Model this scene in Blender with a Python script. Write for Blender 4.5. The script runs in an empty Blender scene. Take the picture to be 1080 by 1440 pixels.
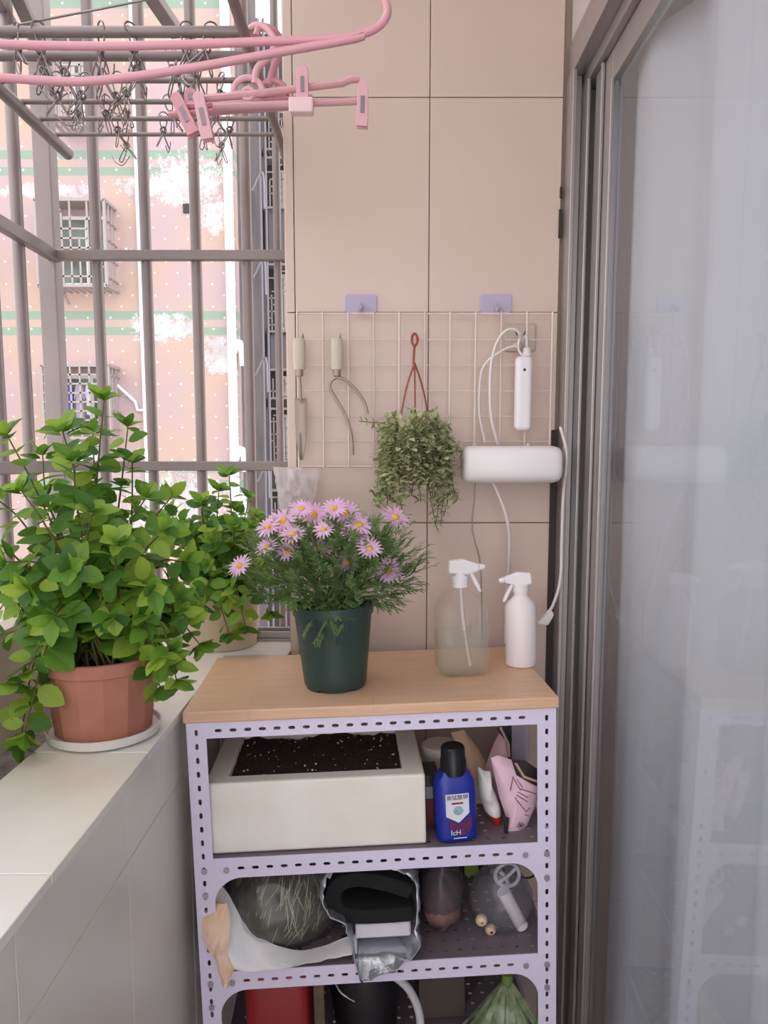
import bpy, bmesh, math, random
from mathutils import Vector, Matrix, Euler, noise

random.seed(7)
SC = bpy.context.scene
COL = SC.collection
PI = math.pi

# ------------------------------------------------------------------ camera, sky, exposure
H = 1.35                     # eye height of the camera over the balcony floor
F = 1040.0                   # focal length in pixels of the 1080 x 1440 frame
PITCH = math.atan(0.112)
PPY = 756.0                  # row of the principal point
cam_d = bpy.data.cameras.new('camera')
cam = bpy.data.objects.new('camera', cam_d)
COL.objects.link(cam)
cam.location = (0, 0, H)
cam.rotation_euler = (PI / 2 - PITCH, 0, 0)
cam_d.sensor_fit = 'AUTO'
cam_d.sensor_width = 36.0
cam_d.lens = F / 1440 * 36
cam_d.shift_y = (PPY - 720) / 1440
cam_d.clip_start = 0.02
SC.camera = cam

SC.view_settings.view_transform = 'Standard'
SC.view_settings.look = 'None'
SC.view_settings.gamma = 1
SC.view_settings.use_curve_mapping = False
SC.view_settings.exposure = 1.22

W = bpy.data.worlds.new('sky')
SC.world = W
W.use_nodes = True
bg = W.node_tree.nodes['Background']
bg.inputs[0].default_value = (0.985, 0.98, 1.0, 1)
bg.inputs[1].default_value = 1.0


CP, SP = math.cos(PITCH), math.sin(PITCH)


def ray(u, v):
    xc, yc = (u - 540) / F, -(v - PPY) / F
    return Vector((xc, CP + yc * SP, yc * CP - SP))


def at(u, v, Y):
    """point at depth Y seen at (u, v)"""
    d = ray(u, v)
    return Vector((0, 0, H)) + d * (Y / d.y)


# ------------------------------------------------------------------ materials
def lin(c):
    out = []
    for k in c[:3]:
        k = k / 255
        out.append(k / 12.92 if k <= 0.04045 else ((k + 0.055) / 1.055) ** 2.4)
    return (*out, 1)


MATS = {}


class NT:
    def __init__(self, name):
        self.m = bpy.data.materials.new(name)
        self.m.use_nodes = True
        self.t = self.m.node_tree
        self.t.nodes.clear()
        self.out = self.t.nodes.new('ShaderNodeOutputMaterial')

    def n(self, typ, **kw):
        nd = self.t.nodes.new(typ)
        for k, v in kw.items():
            setattr(nd, k, v)
        return nd

    def link(self, a, b):
        self.t.links.new(a, b)

    def put(self, sock, val):
        if hasattr(val, 'links') or isinstance(val, bpy.types.NodeSocket):
            self.link(val, sock)
        else:
            sock.default_value = val

    def math(self, op, a, b=0.0, clamp=False):
        nd = self.n('ShaderNodeMath', operation=op)
        nd.use_clamp = clamp
        self.put(nd.inputs[0], a)
        self.put(nd.inputs[1], b)
        return nd.outputs[0]

    def mix(self, f, a, b):
        nd = self.n('ShaderNodeMix', data_type='RGBA')
        self.put(nd.inputs[0], f)
        self.put(nd.inputs[6], a)
        self.put(nd.inputs[7], b)
        return nd.outputs[2]

    def coords(self):
        tc = self.n('ShaderNodeTexCoord')
        sp = self.n('ShaderNodeSeparateXYZ')
        self.link(tc.outputs['Object'], sp.inputs[0])
        return tc.outputs['Object'], sp.outputs[0], sp.outputs[1], sp.outputs[2]

    def noise(self, vec, scale, detail=3.0, rough=0.5):
        nd = self.n('ShaderNodeTexNoise')
        self.link(vec, nd.inputs['Vector'])
        nd.inputs['Scale'].default_value = scale
        nd.inputs['Detail'].default_value = detail
        nd.inputs['Roughness'].default_value = rough
        return nd.outputs[0]

    def mapping(self, vec, scale):
        nd = self.n('ShaderNodeMapping')
        self.link(vec, nd.inputs[0])
        nd.inputs['Scale'].default_value = scale
        return nd.outputs[0]

    def step(self, x, lo, hi):
        nd = self.n('ShaderNodeMapRange')
        nd.clamp = True
        self.put(nd.inputs[0], x)
        nd.inputs[1].default_value = lo
        nd.inputs[2].default_value = hi
        return nd.outputs[0]

    def principled(self, color, rough=0.5, metal=0.0, **kw):
        p = self.n('ShaderNodeBsdfPrincipled')
        self.put(p.inputs['Base Color'], color)
        self.put(p.inputs['Roughness'], rough)
        p.inputs['Metallic'].default_value = metal
        for k, v in kw.items():
            self.put(p.inputs[k.replace('_', ' ')], v)
        return p

    def bump(self, p, height, strength=0.3, dist=0.002):
        b = self.n('ShaderNodeBump')
        b.inputs['Strength'].default_value = strength
        b.inputs['Distance'].default_value = dist
        self.link(height, b.inputs['Height'])
        self.link(b.outputs[0], p.inputs['Normal'])

    def done(self, shader):
        self.link(shader, self.out.inputs[0])
        return self.m


def M(name, rgb, rough=0.5, metal=0.0, var=0.0, scale=20.0, bump=0.0, rgb2=None, spec=0.5, trans=0.0):
    """plain or lightly mottled material; trans adds light through thin leaves and fabric"""
    if name in MATS:
        return MATS[name]
    t = NT(name)
    c = lin(rgb)
    if var or bump or rgb2:
        vec, x, y, z = t.coords()
        nz = t.noise(vec, scale, 4)
    if var or rgb2:
        c2 = lin(rgb2) if rgb2 else tuple(k * (1 - var) for k in c[:3]) + (1,)
        f = t.step(nz, 0.35, 0.68)
        c = t.mix(f, c, c2)
    p = t.principled(c, rough, metal, Specular_IOR_Level=spec)
    if bump:
        t.bump(p, nz, bump, 0.003)
    sh = p.outputs[0]
    if trans:
        tr = t.n('ShaderNodeBsdfTranslucent')
        t.put(tr.inputs[0], c)
        mx = t.n('ShaderNodeMixShader')
        mx.inputs[0].default_value = trans
        t.link(sh, mx.inputs[1])
        t.link(tr.outputs[0], mx.inputs[2])
        sh = mx.outputs[0]
    MATS[name] = t.done(sh)
    return MATS[name]


def glassy(name, tint, film=0.12, filmcol=(235, 235, 240), rough=0.05, ior=1.45):
    """thin clear sheet: lets light straight through, with a reflection and a faint milky film"""
    if name in MATS:
        return MATS[name]
    t = NT(name)
    tr = t.n('ShaderNodeBsdfTransparent')
    tr.inputs[0].default_value = lin(tint)
    df = t.n('ShaderNodeBsdfDiffuse')
    df.inputs[0].default_value = lin(filmcol)
    tl = t.n('ShaderNodeBsdfTranslucent')
    tl.inputs[0].default_value = lin(filmcol)
    m0 = t.n('ShaderNodeMixShader')
    m0.inputs[0].default_value = 0.4
    t.link(df.outputs[0], m0.inputs[1])
    t.link(tl.outputs[0], m0.inputs[2])
    m1 = t.n('ShaderNodeMixShader')
    m1.inputs[0].default_value = film
    t.link(tr.outputs[0], m1.inputs[1])
    t.link(m0.outputs[0], m1.inputs[2])
    gl = t.n('ShaderNodeBsdfGlossy')
    gl.inputs['Roughness'].default_value = rough
    fr = t.n('ShaderNodeFresnel')
    fr.inputs[0].default_value = ior
    ge = t.n('ShaderNodeNewGeometry')
    front = t.math('SUBTRACT', 1.0, ge.outputs['Backfacing'])
    m2 = t.n('ShaderNodeMixShader')
    t.link(t.math('MULTIPLY', fr.outputs[0], front), m2.inputs[0])
    t.link(m1.outputs[0], m2.inputs[1])
    t.link(gl.outputs[0], m2.inputs[2])
    MATS[name] = t.done(m2.outputs[0])
    return MATS[name]


def wood_mat():
    t = NT('wood_board')
    vec, x, y, z = t.coords()
    g = t.noise(t.mapping(vec, (3, 60, 60)), 3.0, 5, 0.6)
    g2 = t.noise(t.mapping(vec, (1, 9, 9)), 2.0, 2)
    strip = t.math('FRACT', t.math('MULTIPLY', x, 5.0))
    seam = t.math('LESS_THAN', strip, 0.012)
    c = t.mix(t.step(g, 0.3, 0.7), lin((224, 186, 154)), lin((208, 164, 130)))
    c = t.mix(t.math('MULTIPLY', t.step(g2, 0.4, 0.7), 0.4), c, lin((218, 170, 140)))
    c = t.mix(t.math('MULTIPLY', seam, 0.1), c, lin((150, 105, 75)))
    return t.done(t.principled(c, 0.38).outputs[0])


def facade_mat():
    """pink mosaic facade: white dot pattern, green bands each storey, patches of peeled white"""
    t = NT('facade_mosaic')
    vec, x, y, z = t.coords()
    n1 = t.noise(vec, 0.7, 3)
    c = t.mix(t.step(n1, 0.4, 0.62), lin((198, 170, 157)), lin((190, 168, 173)))
    # bands
    zz = t.math('FRACT', t.math('DIVIDE', t.math('ADD', z, 0.0), 2.815))
    b1 = t.math('MULTIPLY', t.math('GREATER_THAN', zz, 0.0), t.math('LESS_THAN', zz, 0.052))
    b2 = t.math('MULTIPLY', t.math('GREATER_THAN', zz, 0.10), t.math('LESS_THAN', zz, 0.155))
    band = t.math('ADD', b1, b2, True)
    c = t.mix(band, c, lin((150, 168, 152)))
    # dots on a staggered grid
    row = t.math('FLOOR', t.math('DIVIDE', z, 0.2))
    off = t.math('MULTIPLY', t.math('MODULO', row, 2.0), 0.5)
    dx = t.math('SUBTRACT', t.math('FRACT', t.math('ADD', t.math('DIVIDE', x, 0.42), off)), 0.5)
    dz = t.math('SUBTRACT', t.math('FRACT', t.math('DIVIDE', z, 0.2)), 0.5)
    dx = t.math('MULTIPLY', dx, 0.42)
    dz = t.math('MULTIPLY', dz, 0.2)
    d = t.math('ADD', t.math('MULTIPLY', dx, dx), t.math('MULTIPLY', dz, dz))
    dot = t.math('LESS_THAN', d, 0.0005)
    c = t.mix(t.math('MULTIPLY', dot, 0.7), c, lin((222, 216, 212)))
    # peeled patches
    nz = t.noise(vec, 6.0, 10, 0.9)
    tot = None
    for (px, pz, rx, rz) in PEELS:
        ax = t.math('DIVIDE', t.math('SUBTRACT', x, px), rx)
        az = t.math('DIVIDE', t.math('SUBTRACT', z, pz), rz)
        rr = t.math('ADD', t.math('MULTIPLY', ax, ax), t.math('MULTIPLY', az, az))
        k = t.math('SUBTRACT', 1.0, rr, True)
        tot = k if tot is None else t.math('MAXIMUM', tot, k)
    pe = t.step(t.math('ADD', t.math('MULTIPLY', tot, 0.20), nz), 0.62, 0.65)
    pe = t.math('MULTIPLY', pe, t.math('GREATER_THAN', tot, 0.001))
    c = t.mix(pe, c, lin((222, 218, 218)))
    grey = t.step(t.math('ADD', t.math('MULTIPLY', tot, 0.25), t.noise(vec, 1.7, 3)), 0.62, 0.8)
    c = t.mix(t.math('MULTIPLY', grey, 0.45), c, lin((160, 150, 156)))
    return t.done(t.principled(c, 0.7, Specular_IOR_Level=0.2).outputs[0])


# ------------------------------------------------------------------ mesh helpers
def frame_of(d, hint=None):
    d = d.normalized()
    a = hint if hint is not None else (Vector((0, 0, 1)) if abs(d.z) < 0.9 else Vector((1, 0, 0)))
    u = (a - d * a.dot(d)).normalized()
    return u, d.cross(u)


class MB:
    def __init__(self):
        self.v, self.f, self.mi = [], [], []

    def add(self, vs, fs, mi=0):
        o = len(self.v)
        self.v += [tuple(p) for p in vs]
        self.f += [tuple(i + o for i in f) for f in fs]
        self.mi += [mi] * len(fs)
        return self

    def box(self, c, s, rot=None, mi=0):
        c = Vector(c)
        h = Vector(s) / 2
        R = rot.to_matrix() if isinstance(rot, Euler) else rot
        vs = []
        for sx in (-1, 1):
            for sy in (-1, 1):
                for sz in (-1, 1):
                    p = Vector((sx * h.x, sy * h.y, sz * h.z))
                    vs.append(c + (R @ p if R else p))
        return self.add(vs, [(0, 1, 3, 2), (4, 6, 7, 5), (0, 4, 5, 1), (2, 3, 7, 6), (0, 2, 6, 4), (1, 5, 7, 3)], mi)

    def mm(self, a, b, mi=0):
        a, b = Vector(a), Vector(b)
        return self.box((a + b) / 2, [abs(k) for k in (b - a)], None, mi)

    def bar(self, a, b, w, h=None, up=None, mi=0):
        a, b = Vector(a), Vector(b)
        h = h or w
        u, s = frame_of(b - a, up)
        vs = []
        for p in (a, b):
            for i, j in ((-1, -1), (1, -1), (1, 1), (-1, 1)):
                vs.append(p + s * (i * w / 2) + u * (j * h / 2))
        return self.add(vs, [(3, 2, 1, 0), (4, 5, 6, 7), (0, 1, 5, 4), (1, 2, 6, 5), (2, 3, 7, 6), (3, 0, 4, 7)], mi)

    def tube(self, pts, r, n=8, closed=False, mi=0, flat=1.0, caps=True):
        pts = [Vector(p) for p in pts]
        N = len(pts)
        rs = r if isinstance(r, (list, tuple)) else [r] * N
        u = None
        vs = []
        for i, p in enumerate(pts):
            if closed:
                d = pts[(i + 1) % N] - pts[i - 1]
            else:
                d = pts[min(i + 1, N - 1)] - pts[max(i - 1, 0)]
            if d.length < 1e-9:
                d = Vector((0, 0, 1))
            d.normalize()
            if u is None:
                u, s = frame_of(d)
            else:
                u = (u - d * u.dot(d))
                u = u.normalized() if u.length > 1e-6 else frame_of(d)[0]
                s = d.cross(u)
            for k in range(n):
                a = 2 * PI * k / n
                vs.append(p + u * (math.cos(a) * rs[i] * flat) + s * (math.sin(a) * rs[i]))
        fs = []
        for i in range(N if closed else N - 1):
            j = (i + 1) % N
            for k in range(n):
                l = (k + 1) % n
                fs.append((i * n + k, i * n + l, j * n + l, j * n + k))
        if not closed and caps:
            fs.append(tuple(range(n - 1, -1, -1)))
            fs.append(tuple((N - 1) * n + k for k in range(n)))
        return self.add(vs, fs, mi)

    def lathe(self, prof, n=32, c=(0, 0, 0), mi=0, sx=1.0, sy=1.0, power=2.0, phase=0.0, facet=0.0):
        """profile of (radius, height); power > 2 squares the section off"""
        c = Vector(c)
        vs = []
        for (r, z) in prof:
            for k in range(n):
                a = 2 * PI * k / n + phase
                ca, sa = math.cos(a), math.sin(a)
                q = (abs(ca) ** power + abs(sa) ** power) ** (-1 / power)
                vs.append(c + Vector((r * sx * q * ca, r * sy * q * sa, z)))
        fs = []
        for i in range(len(prof) - 1):
            for k in range(n):
                l = (k + 1) % n
                fs.append((i * n + k, i * n + l, (i + 1) * n + l, (i + 1) * n + k))
        if prof[0][0] > 1e-6:
            fs.append(tuple(range(n - 1, -1, -1)))
        if prof[-1][0] > 1e-6:
            fs.append(tuple((len(prof) - 1) * n + k for k in range(n)))
        return self.add(vs, fs, mi)

    def blob(self, c, rad, amp=0.15, freq=3.0, seed=0, nu=28, nv=18, flatbottom=None, mi=0, ridge=0.0):
        c = Vector(c)
        vs = [c + Vector((0, 0, -rad[2]))]
        for j in range(1, nv):
            th = PI * j / nv
            for i in range(nu):
                a = 2 * PI * i / nu
                d = Vector((math.sin(th) * math.cos(a), math.sin(th) * math.sin(a), -math.cos(th)))
                k = 1 + amp * noise.noise(d * freq + Vector((seed * 7.1, seed * 3.3, 1.7)))
                if ridge:
                    k += ridge * (abs(noise.noise(d * freq * 3 + Vector((seed, 5, seed)))) - 0.2)
                p = Vector((d.x * rad[0] * k, d.y * rad[1] * k, d.z * rad[2] * k))
                if flatbottom is not None and p.z < flatbottom:
                    p.z = flatbottom + (p.z - flatbottom) * 0.02
                vs.append(c + p)
        vs.append(c + Vector((0, 0, rad[2])))
        if flatbottom is not None:
            vs[0] = c + Vector((0, 0, flatbottom))
        fs = []
        for i in range(nu):
            fs.append((0, 1 + (i + 1) % nu, 1 + i))
        for j in range(nv - 2):
            for i in range(nu):
                a, b = 1 + j * nu + i, 1 + j * nu + (i + 1) % nu
                fs.append((a, b, b + nu, a + nu))
        L = len(vs) - 1
        b0 = 1 + (nv - 2) * nu
        for i in range(nu):
            fs.append((b0 + i, b0 + (i + 1) % nu, L))
        return self.add(vs, fs, mi)

    def prism(self, poly, y0, y1, mi=0):
        """polygon in x, z pushed from y0 to y1"""
        n = len(poly)
        vs = [(x, y0, z) for x, z in poly] + [(x, y1, z) for x, z in poly]
        fs = [tuple(range(n)), tuple(range(2 * n - 1, n - 1, -1))]
        for i in range(n):
            j = (i + 1) % n
            fs.append((j, i, i + n, j + n))
        return self.add(vs, fs, mi)

    def pillow(self, poly, thick, rings=7, wob=0.0, seed=0):
        """filled bag: outline in x, z, swelling in y"""
        n = len(poly)
        cx = sum(p[0] for p in poly) / n
        cz = sum(p[1] for p in poly) / n
        for side in (-1, 1):
            vs = []
            for k in range(rings):
                t = k / (rings - 1)
                s = 1 - t * 0.97
                y = side * thick / 2 * math.sqrt(max(0, 1 - s * s))
                for (x, z) in poly:
                    px, pz = cx + (x - cx) * s, cz + (z - cz) * s
                    yy = y + wob * noise.noise(Vector((px * 45 + seed, side * 3.0, pz * 45))) * (0.25 + t)
                    vs.append((px, yy, pz))
            vs.append((cx, side * thick / 2, cz))
            fs = []
            for k in range(rings - 1):
                for i in range(n):
                    j = (i + 1) % n
                    q = (k * n + i, k * n + j, (k + 1) * n + j, (k + 1) * n + i)
                    fs.append(q if side < 0 else q[::-1])
            b = (rings - 1) * n
            for i in range(n):
                q = (b + i, b + (i + 1) % n, len(vs) - 1)
                fs.append(q if side < 0 else q[::-1])
            self.add(vs, fs)
        return self

    def leaf(self, p, d, up, L, Wd, droop=0.25, fold=0.25, n=5, teeth=0.0, mi=0, point=1.0):
        p, d = Vector(p), Vector(d).normalized()
        up = Vector(up)
        up = (up - d * up.dot(d))
        up = up.normalized() if up.length > 1e-5 else frame_of(d)[0]
        s = d.cross(up)
        vs = []
        for i in range(n + 1):
            t = i / n
            w = Wd / 2 * (math.sin(PI * min(1, t ** 0.85)) ** 0.75) * (1 if t < 0.999 else 0) + (0.0004 if i in (0, n) else 0)
            if teeth and 0 < i < n:
                w *= 1 + teeth * (1 if i % 2 else -1)
            q = p + d * (L * t) - up * (droop * L * t * t)
            lift = up * (w * fold)
            vs += [q + s * w + lift, q, q - s * w + lift]
        fs = []
        for i in range(n):
            a = i * 3
            fs += [(a, a + 1, a + 4, a + 3), (a + 1, a + 2, a + 5, a + 4)]
        return self.add(vs, fs, mi)

    def build(self, name, mats, parent=None, smooth=None, bevel=0.0, segs=2, fix=False):
        me = bpy.data.meshes.new(name)
        me.from_pydata(self.v, [], self.f)
        if not isinstance(mats, (list, tuple)):
            mats = [mats]
        for m in mats:
            me.materials.append(m)
        if len(mats) > 1:
            me.polygons.foreach_set('material_index', self.mi)
        if fix:
            bm = bmesh.new()
            bm.from_mesh(me)
            bmesh.ops.remove_doubles(bm, verts=bm.verts, dist=1e-6)
            bmesh.ops.recalc_face_normals(bm, faces=bm.faces)
            bm.to_mesh(me)
            bm.free()
        if smooth is not None:
            me.polygons.foreach_set('use_smooth', [True] * len(me.polygons))
            me.set_sharp_from_angle(angle=math.radians(smooth))
        me.update()
        o = bpy.data.objects.new(name, me)
        COL.objects.link(o)
        if parent:
            o.parent = parent
        if bevel:
            b = o.modifiers.new('bevel', 'BEVEL')
            b.width = bevel
            b.segments = segs
            b.limit_method = 'ANGLE'
        return o


def slot(cx, cy, L, Wd, n=4):
    """stadium outline, long in x if L > Wd"""
    pts = []
    if L >= Wd:
        r, h = Wd / 2, (L - Wd) / 2
        for k in range(n + 1):
            a = -PI / 2 + PI * k / n
            pts.append((cx + h + r * math.cos(a), cy + r * math.sin(a)))
        for k in range(n + 1):
            a = PI / 2 + PI * k / n
            pts.append((cx - h + r * math.cos(a), cy + r * math.sin(a)))
    else:
        r, h = L / 2, (Wd - L) / 2
        for k in range(n + 1):
            a = PI * k / n
            pts.append((cx + r * math.cos(a), cy + h + r * math.sin(a)))
        for k in range(n + 1):
            a = PI + PI * k / n
            pts.append((cx + r * math.cos(a), cy - h + r * math.sin(a)))
    return pts


def plate(outline, holes, thick):
    """sheet with holes through it, in the x-y plane, thick along z; returns verts, faces"""
    cu = bpy.data.curves.new('tmp', 'CURVE')
    cu.dimensions = '2D'
    cu.fill_mode = 'BOTH'
    cu.extrude = thick / 2
    for poly in [outline] + holes:
        s = cu.splines.new('POLY')
        s.points.add(len(poly) - 1)
        for i, (x, y) in enumerate(poly):
            s.points[i].co = (x, y, 0, 1)
        s.use_cyclic_u = True
    o = bpy.data.objects.new('tmp', cu)
    COL.objects.link(o)
    dg = bpy.context.evaluated_depsgraph_get()
    me = bpy.data.meshes.new_from_object(o.evaluated_get(dg))
    vs = [v.co.copy() for v in me.vertices]
    fs = [tuple(p.vertices) for p in me.polygons]
    bpy.data.objects.remove(o)
    bpy.data.curves.remove(cu)
    bpy.data.meshes.remove(me)
    return vs, fs


def lettering(text, size, mat, parent, name='lettering', M4=None, extr=0.0002, align='CENTER'):
    cu = bpy.data.curves.new('tmp', 'FONT')
    cu.body = text
    cu.size = size
    cu.align_x = align
    cu.align_y = 'CENTER'
    cu.extrude = extr
    o = bpy.data.objects.new('tmp', cu)
    COL.objects.link(o)
    dg = bpy.context.evaluated_depsgraph_get()
    me = bpy.data.meshes.new_from_object(o.evaluated_get(dg))
    bpy.data.objects.remove(o)
    if M4:
        me.transform(M4)
    me.name = name
    me.materials.clear()
    me.materials.append(mat)
    ob = bpy.data.objects.new(name, me)
    COL.objects.link(ob)
    ob.parent = parent
    return ob


def tag(o, label=None, cat=None, group=None, kind=None):
    if label:
        o['label'] = label
    if cat:
        o['category'] = cat
    if group:
        o['group'] = group
    if kind:
        o['kind'] = kind
    return o


def thing(name, label, cat, loc=(0, 0, 0), mat4=None, group=None):
    o = bpy.data.objects.new(name, None)
    o.empty_display_size = 0.05
    COL.objects.link(o)
    if mat4 is not None:
        o.matrix_world = mat4
    else:
        o.location = loc
    return tag(o, label, cat, group)


def struct(o):
    o['kind'] = 'structure'
    return o


def struct_empty(name, loc=(0, 0, 0)):
    o = bpy.data.objects.new(name, None)
    COL.objects.link(o)
    o.location = loc
    return struct(o)


def arc(c, r, a0, a1, n, ax=(1, 0, 0), ay=(0, 0, 1)):
    c, ax, ay = Vector(c), Vector(ax), Vector(ay)
    return [c + ax * (r * math.cos(a0 + (a1 - a0) * k / n)) + ay * (r * math.sin(a0 + (a1 - a0) * k / n)) for k in range(n + 1)]


def smooth_path(pts, k=6):
    """Catmull-Rom through the points"""
    pts = [Vector(p) for p in pts]
    P = [pts[0] * 2 - pts[1]] + pts + [pts[-1] * 2 - pts[-2]]
    out = []
    for i in range(1, len(P) - 2):
        p0, p1, p2, p3 = P[i - 1:i + 3]
        for j in range(k):
            t = j / k
            out.append(0.5 * ((2 * p1) + (p2 - p0) * t + (2 * p0 - 5 * p1 + 4 * p2 - p3) * t * t + (3 * p1 - p0 - 3 * p2 + p3) * t ** 3))
    out.append(pts[-1])
    return out


# ------------------------------------------------------------------ the balcony
YW = 1.52            # back wall
XL = -0.195          # left end of the back wall
XR = 0.3475          # right end of the back wall
ZL = H - 0.410       # top of the ledge
XI, XO = -0.333, -0.487   # inner and outer edge of the ledge

tile = M('cream_tile', (214, 190, 178), 0.28, var=0.04, scale=5)
grout = M('grout', (168, 148, 134), 0.9)
sill = M('sill_tile', (238, 233, 231), 0.35, rgb2=(228, 217, 202), scale=5)
parapet = M('parapet_tile', (228, 220, 212), 0.3, var=0.05, scale=5)
plaster = M('plaster', (205, 195, 190), 0.85, var=0.05, scale=4)
steel = M('steel_tube', (146, 133, 130), 0.42, 0.35, var=0.12, scale=9)
alum = M('aluminium', (172, 164, 164), 0.34, 0.6)

# back wall: a core with glazed tiles on its face
b = MB()
b.mm((XL + 0.004, YW + 0.004, 0), (2.0, YW + 0.13, 2.55), mi=1)
xs = [XL, -0.177, 0.089, XR]
zs = [0.0, H - 0.969, H - 0.554, H - 0.139, H + 0.282, H + 0.687, H + 1.10, 2.55]
for i in range(3):
    for j in range(len(zs) - 1):
        b.mm((xs[i] + 0.0008, YW - 0.004, zs[j] + 0.0008), (xs[i + 1] - 0.0008, YW + 0.006, zs[j + 1] - 0.0008))
b.mm((XL - 0.002, YW + 0.002, 0), (XL + 0.006, YW + 0.13, 2.55))
struct(b.build('wall_back', [tile, grout], bevel=0.0012))
# low end wall left of it, carrying the end ledge
b = MB()
b.mm((-0.60, YW + 0.015, 0), (XL - 0.003, YW + 0.17, ZL - 0.012))
b.mm((-0.60, YW - 0.03, ZL - 0.012), (XL - 0.003, YW + 0.18, ZL))
struct(b.build('trim_1', sill, bevel=0.002))
# parapet on the left
b = MB()
b.mm((XO, -0.9, 0), (XI - 0.006, YW + 0.014, ZL - 0.013), mi=1)
ys = [-0.9, -0.59, -0.29, 0.01, 0.31, 0.622, 0.910, 1.21, 1.53]
zz = [0.0, 0.37, H - 0.527, ZL - 0.013]
for i in range(len(ys) - 1):
    for j in range(3):
        b.mm((XI - 0.008, ys[i] + 0.0007, zz[j] + 0.0007), (XI, ys[i + 1] - 0.0007, zz[j + 1] - 0.0007))
struct(b.build('wall_left', [parapet, grout], bevel=0.0008))
# ledge tiles on the parapet
b = MB()
b.mm((XO, -0.9, ZL - 0.013), (XI - 0.004, YW - 0.031, ZL - 0.004), mi=1)
ys = [-0.9, -0.814, -0.514, -0.214, 0.086, 0.386, 0.686, 0.986, 1.286, YW - 0.031]
for i in range(len(ys) - 1):
    b.mm((XO, ys[i] + 0.0007, ZL - 0.012), (XI + 0.006, ys[i + 1] - 0.0007, ZL))
struct(b.build('trim_2', [sill, grout], bevel=0.0012))
# trough and outer curb beyond the ledge
b = MB()
b.mm((-0.80, -0.9, ZL - 0.32), (XO - 0.001, YW + 0.3, ZL - 0.03))
struct(b.build('trim_3', M('dirty_concrete', (150, 142, 135), 0.9, rgb2=(110, 100, 94), scale=25)))
b = MB()
b.mm((-0.60, -0.9, ZL - 0.03), (-0.565, YW + 0.012, ZL + 0.15))
struct(b.build('trim_4', M('curb_paint', (206, 193, 178), 0.8, var=0.06, scale=8)))
b = MB()
b.mm((-0.8, -0.9, -0.1), (2.0, YW + 0.1, 0))
struct(b.build('floor', M('floor_tile', (224, 216, 208), 0.4, var=0.1, scale=4)))
b = MB()
b.mm((-0.35, -0.9, 2.55), (2.0, YW + 0.13, 2.7))
struct(b.build('ceiling', M('ceiling_paint', (232, 228, 224), 0.9)))
# right wall: lintel over the door, room behind
b = MB()
b.mm((0.36, -0.9, H + 0.775), (0.50, YW - 0.0045, 2.55))
struct(b.build('wall_right', plaster))
b = MB()
b.mm((2.0, -0.9, 0), (2.1, YW + 0.1, 2.55))
b.mm((0.50, -1.0, 0), (2.0, -0.9, 2.55))
struct(b.build('wall_room', plaster))
b = MB()
b.mm((XR - 0.008, YW - 0.012, 0), (XR + 0.004, YW - 0.0045, H + 0.05))
struct(b.build('trim_5', M('dark_sealant', (52, 36, 34), 0.6)))
b = MB()
b.mm((XR - 0.004, YW - 0.010, H + 0.425), (XR + 0.001, YW - 0.0045, H + 0.478))
b.mm((XR - 0.003, YW - 0.010, H + 0.50), (XR + 0.001, YW - 0.0045, H + 0.52))
struct(b.build('trim_6', MATS['dark_sealant']))

# sliding door
door = struct_empty('door_1', (0.39, 0.2, 0))


def dpart(name, mb, mat, bevel=0.0015):
    o = mb.build(name, mat, None, bevel=bevel)
    o.location = (-0.39, -0.2, 0)
    o.parent = door
    return o


ztop = H + 0.69
b = MB()
b.mm((0.354, -0.9, H + 0.714), (0.46, YW - 0.005, H + 0.775))
b.mm((0.3535, -0.9, H + 0.760), (0.356, YW - 0.005, H + 0.775))
b.mm((0.378, -0.9, ztop), (0.46, YW - 0.005, H + 0.7135))
dpart('header_rail', b, alum)
b = MB()
for (x0, x1, y0) in ((0.352, 0.360, 1.462), (0.360, 0.376, 1.488), (0.376, 0.382, 1.448), (0.382, 0.41, 1.49), (0.41, 0.416, 1.45), (0.416, 0.46, 1.49)):
    b.mm((x0, y0, 0), (x1, YW - 0.0045, H + 0.7135 if x1 < 0.377 else ztop))
dpart('jamb', b, alum)
b = MB()
b.mm((0.354, -0.9, 0), (0.46, 1.45, 0.03))
dpart('bottom_track', b, alum)
sash = dpart('sash', MB().mm((0.388, 1.395, 0.032), (0.412, 1.437, ztop - 0.002))
             .mm((0.384, 1.387, 0.032), (0.390, 1.396, ztop - 0.002))
             .mm((0.391, 1.345, 0.032), (0.409, 1.3945, ztop - 0.002))
             .mm((0.391, -0.85, 0.032), (0.409, 1.3445, 0.095))
             .mm((0.391, -0.85, ztop - 0.052), (0.409, 1.3445, ztop - 0.002))
             .mm((0.387, 1.338, 0.095), (0.393, 1.345, ztop - 0.05)), alum)
pane = MB().mm((0.398, -0.85, 0.094), (0.403, 1.346, ztop - 0.051)).build('glass_pane', glassy('door_glass', (244, 246, 248), 0.10, (224, 226, 234), 0.03, 1.5))
pane.location = (-0.39, -0.2, 0)
pane.parent = door

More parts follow.
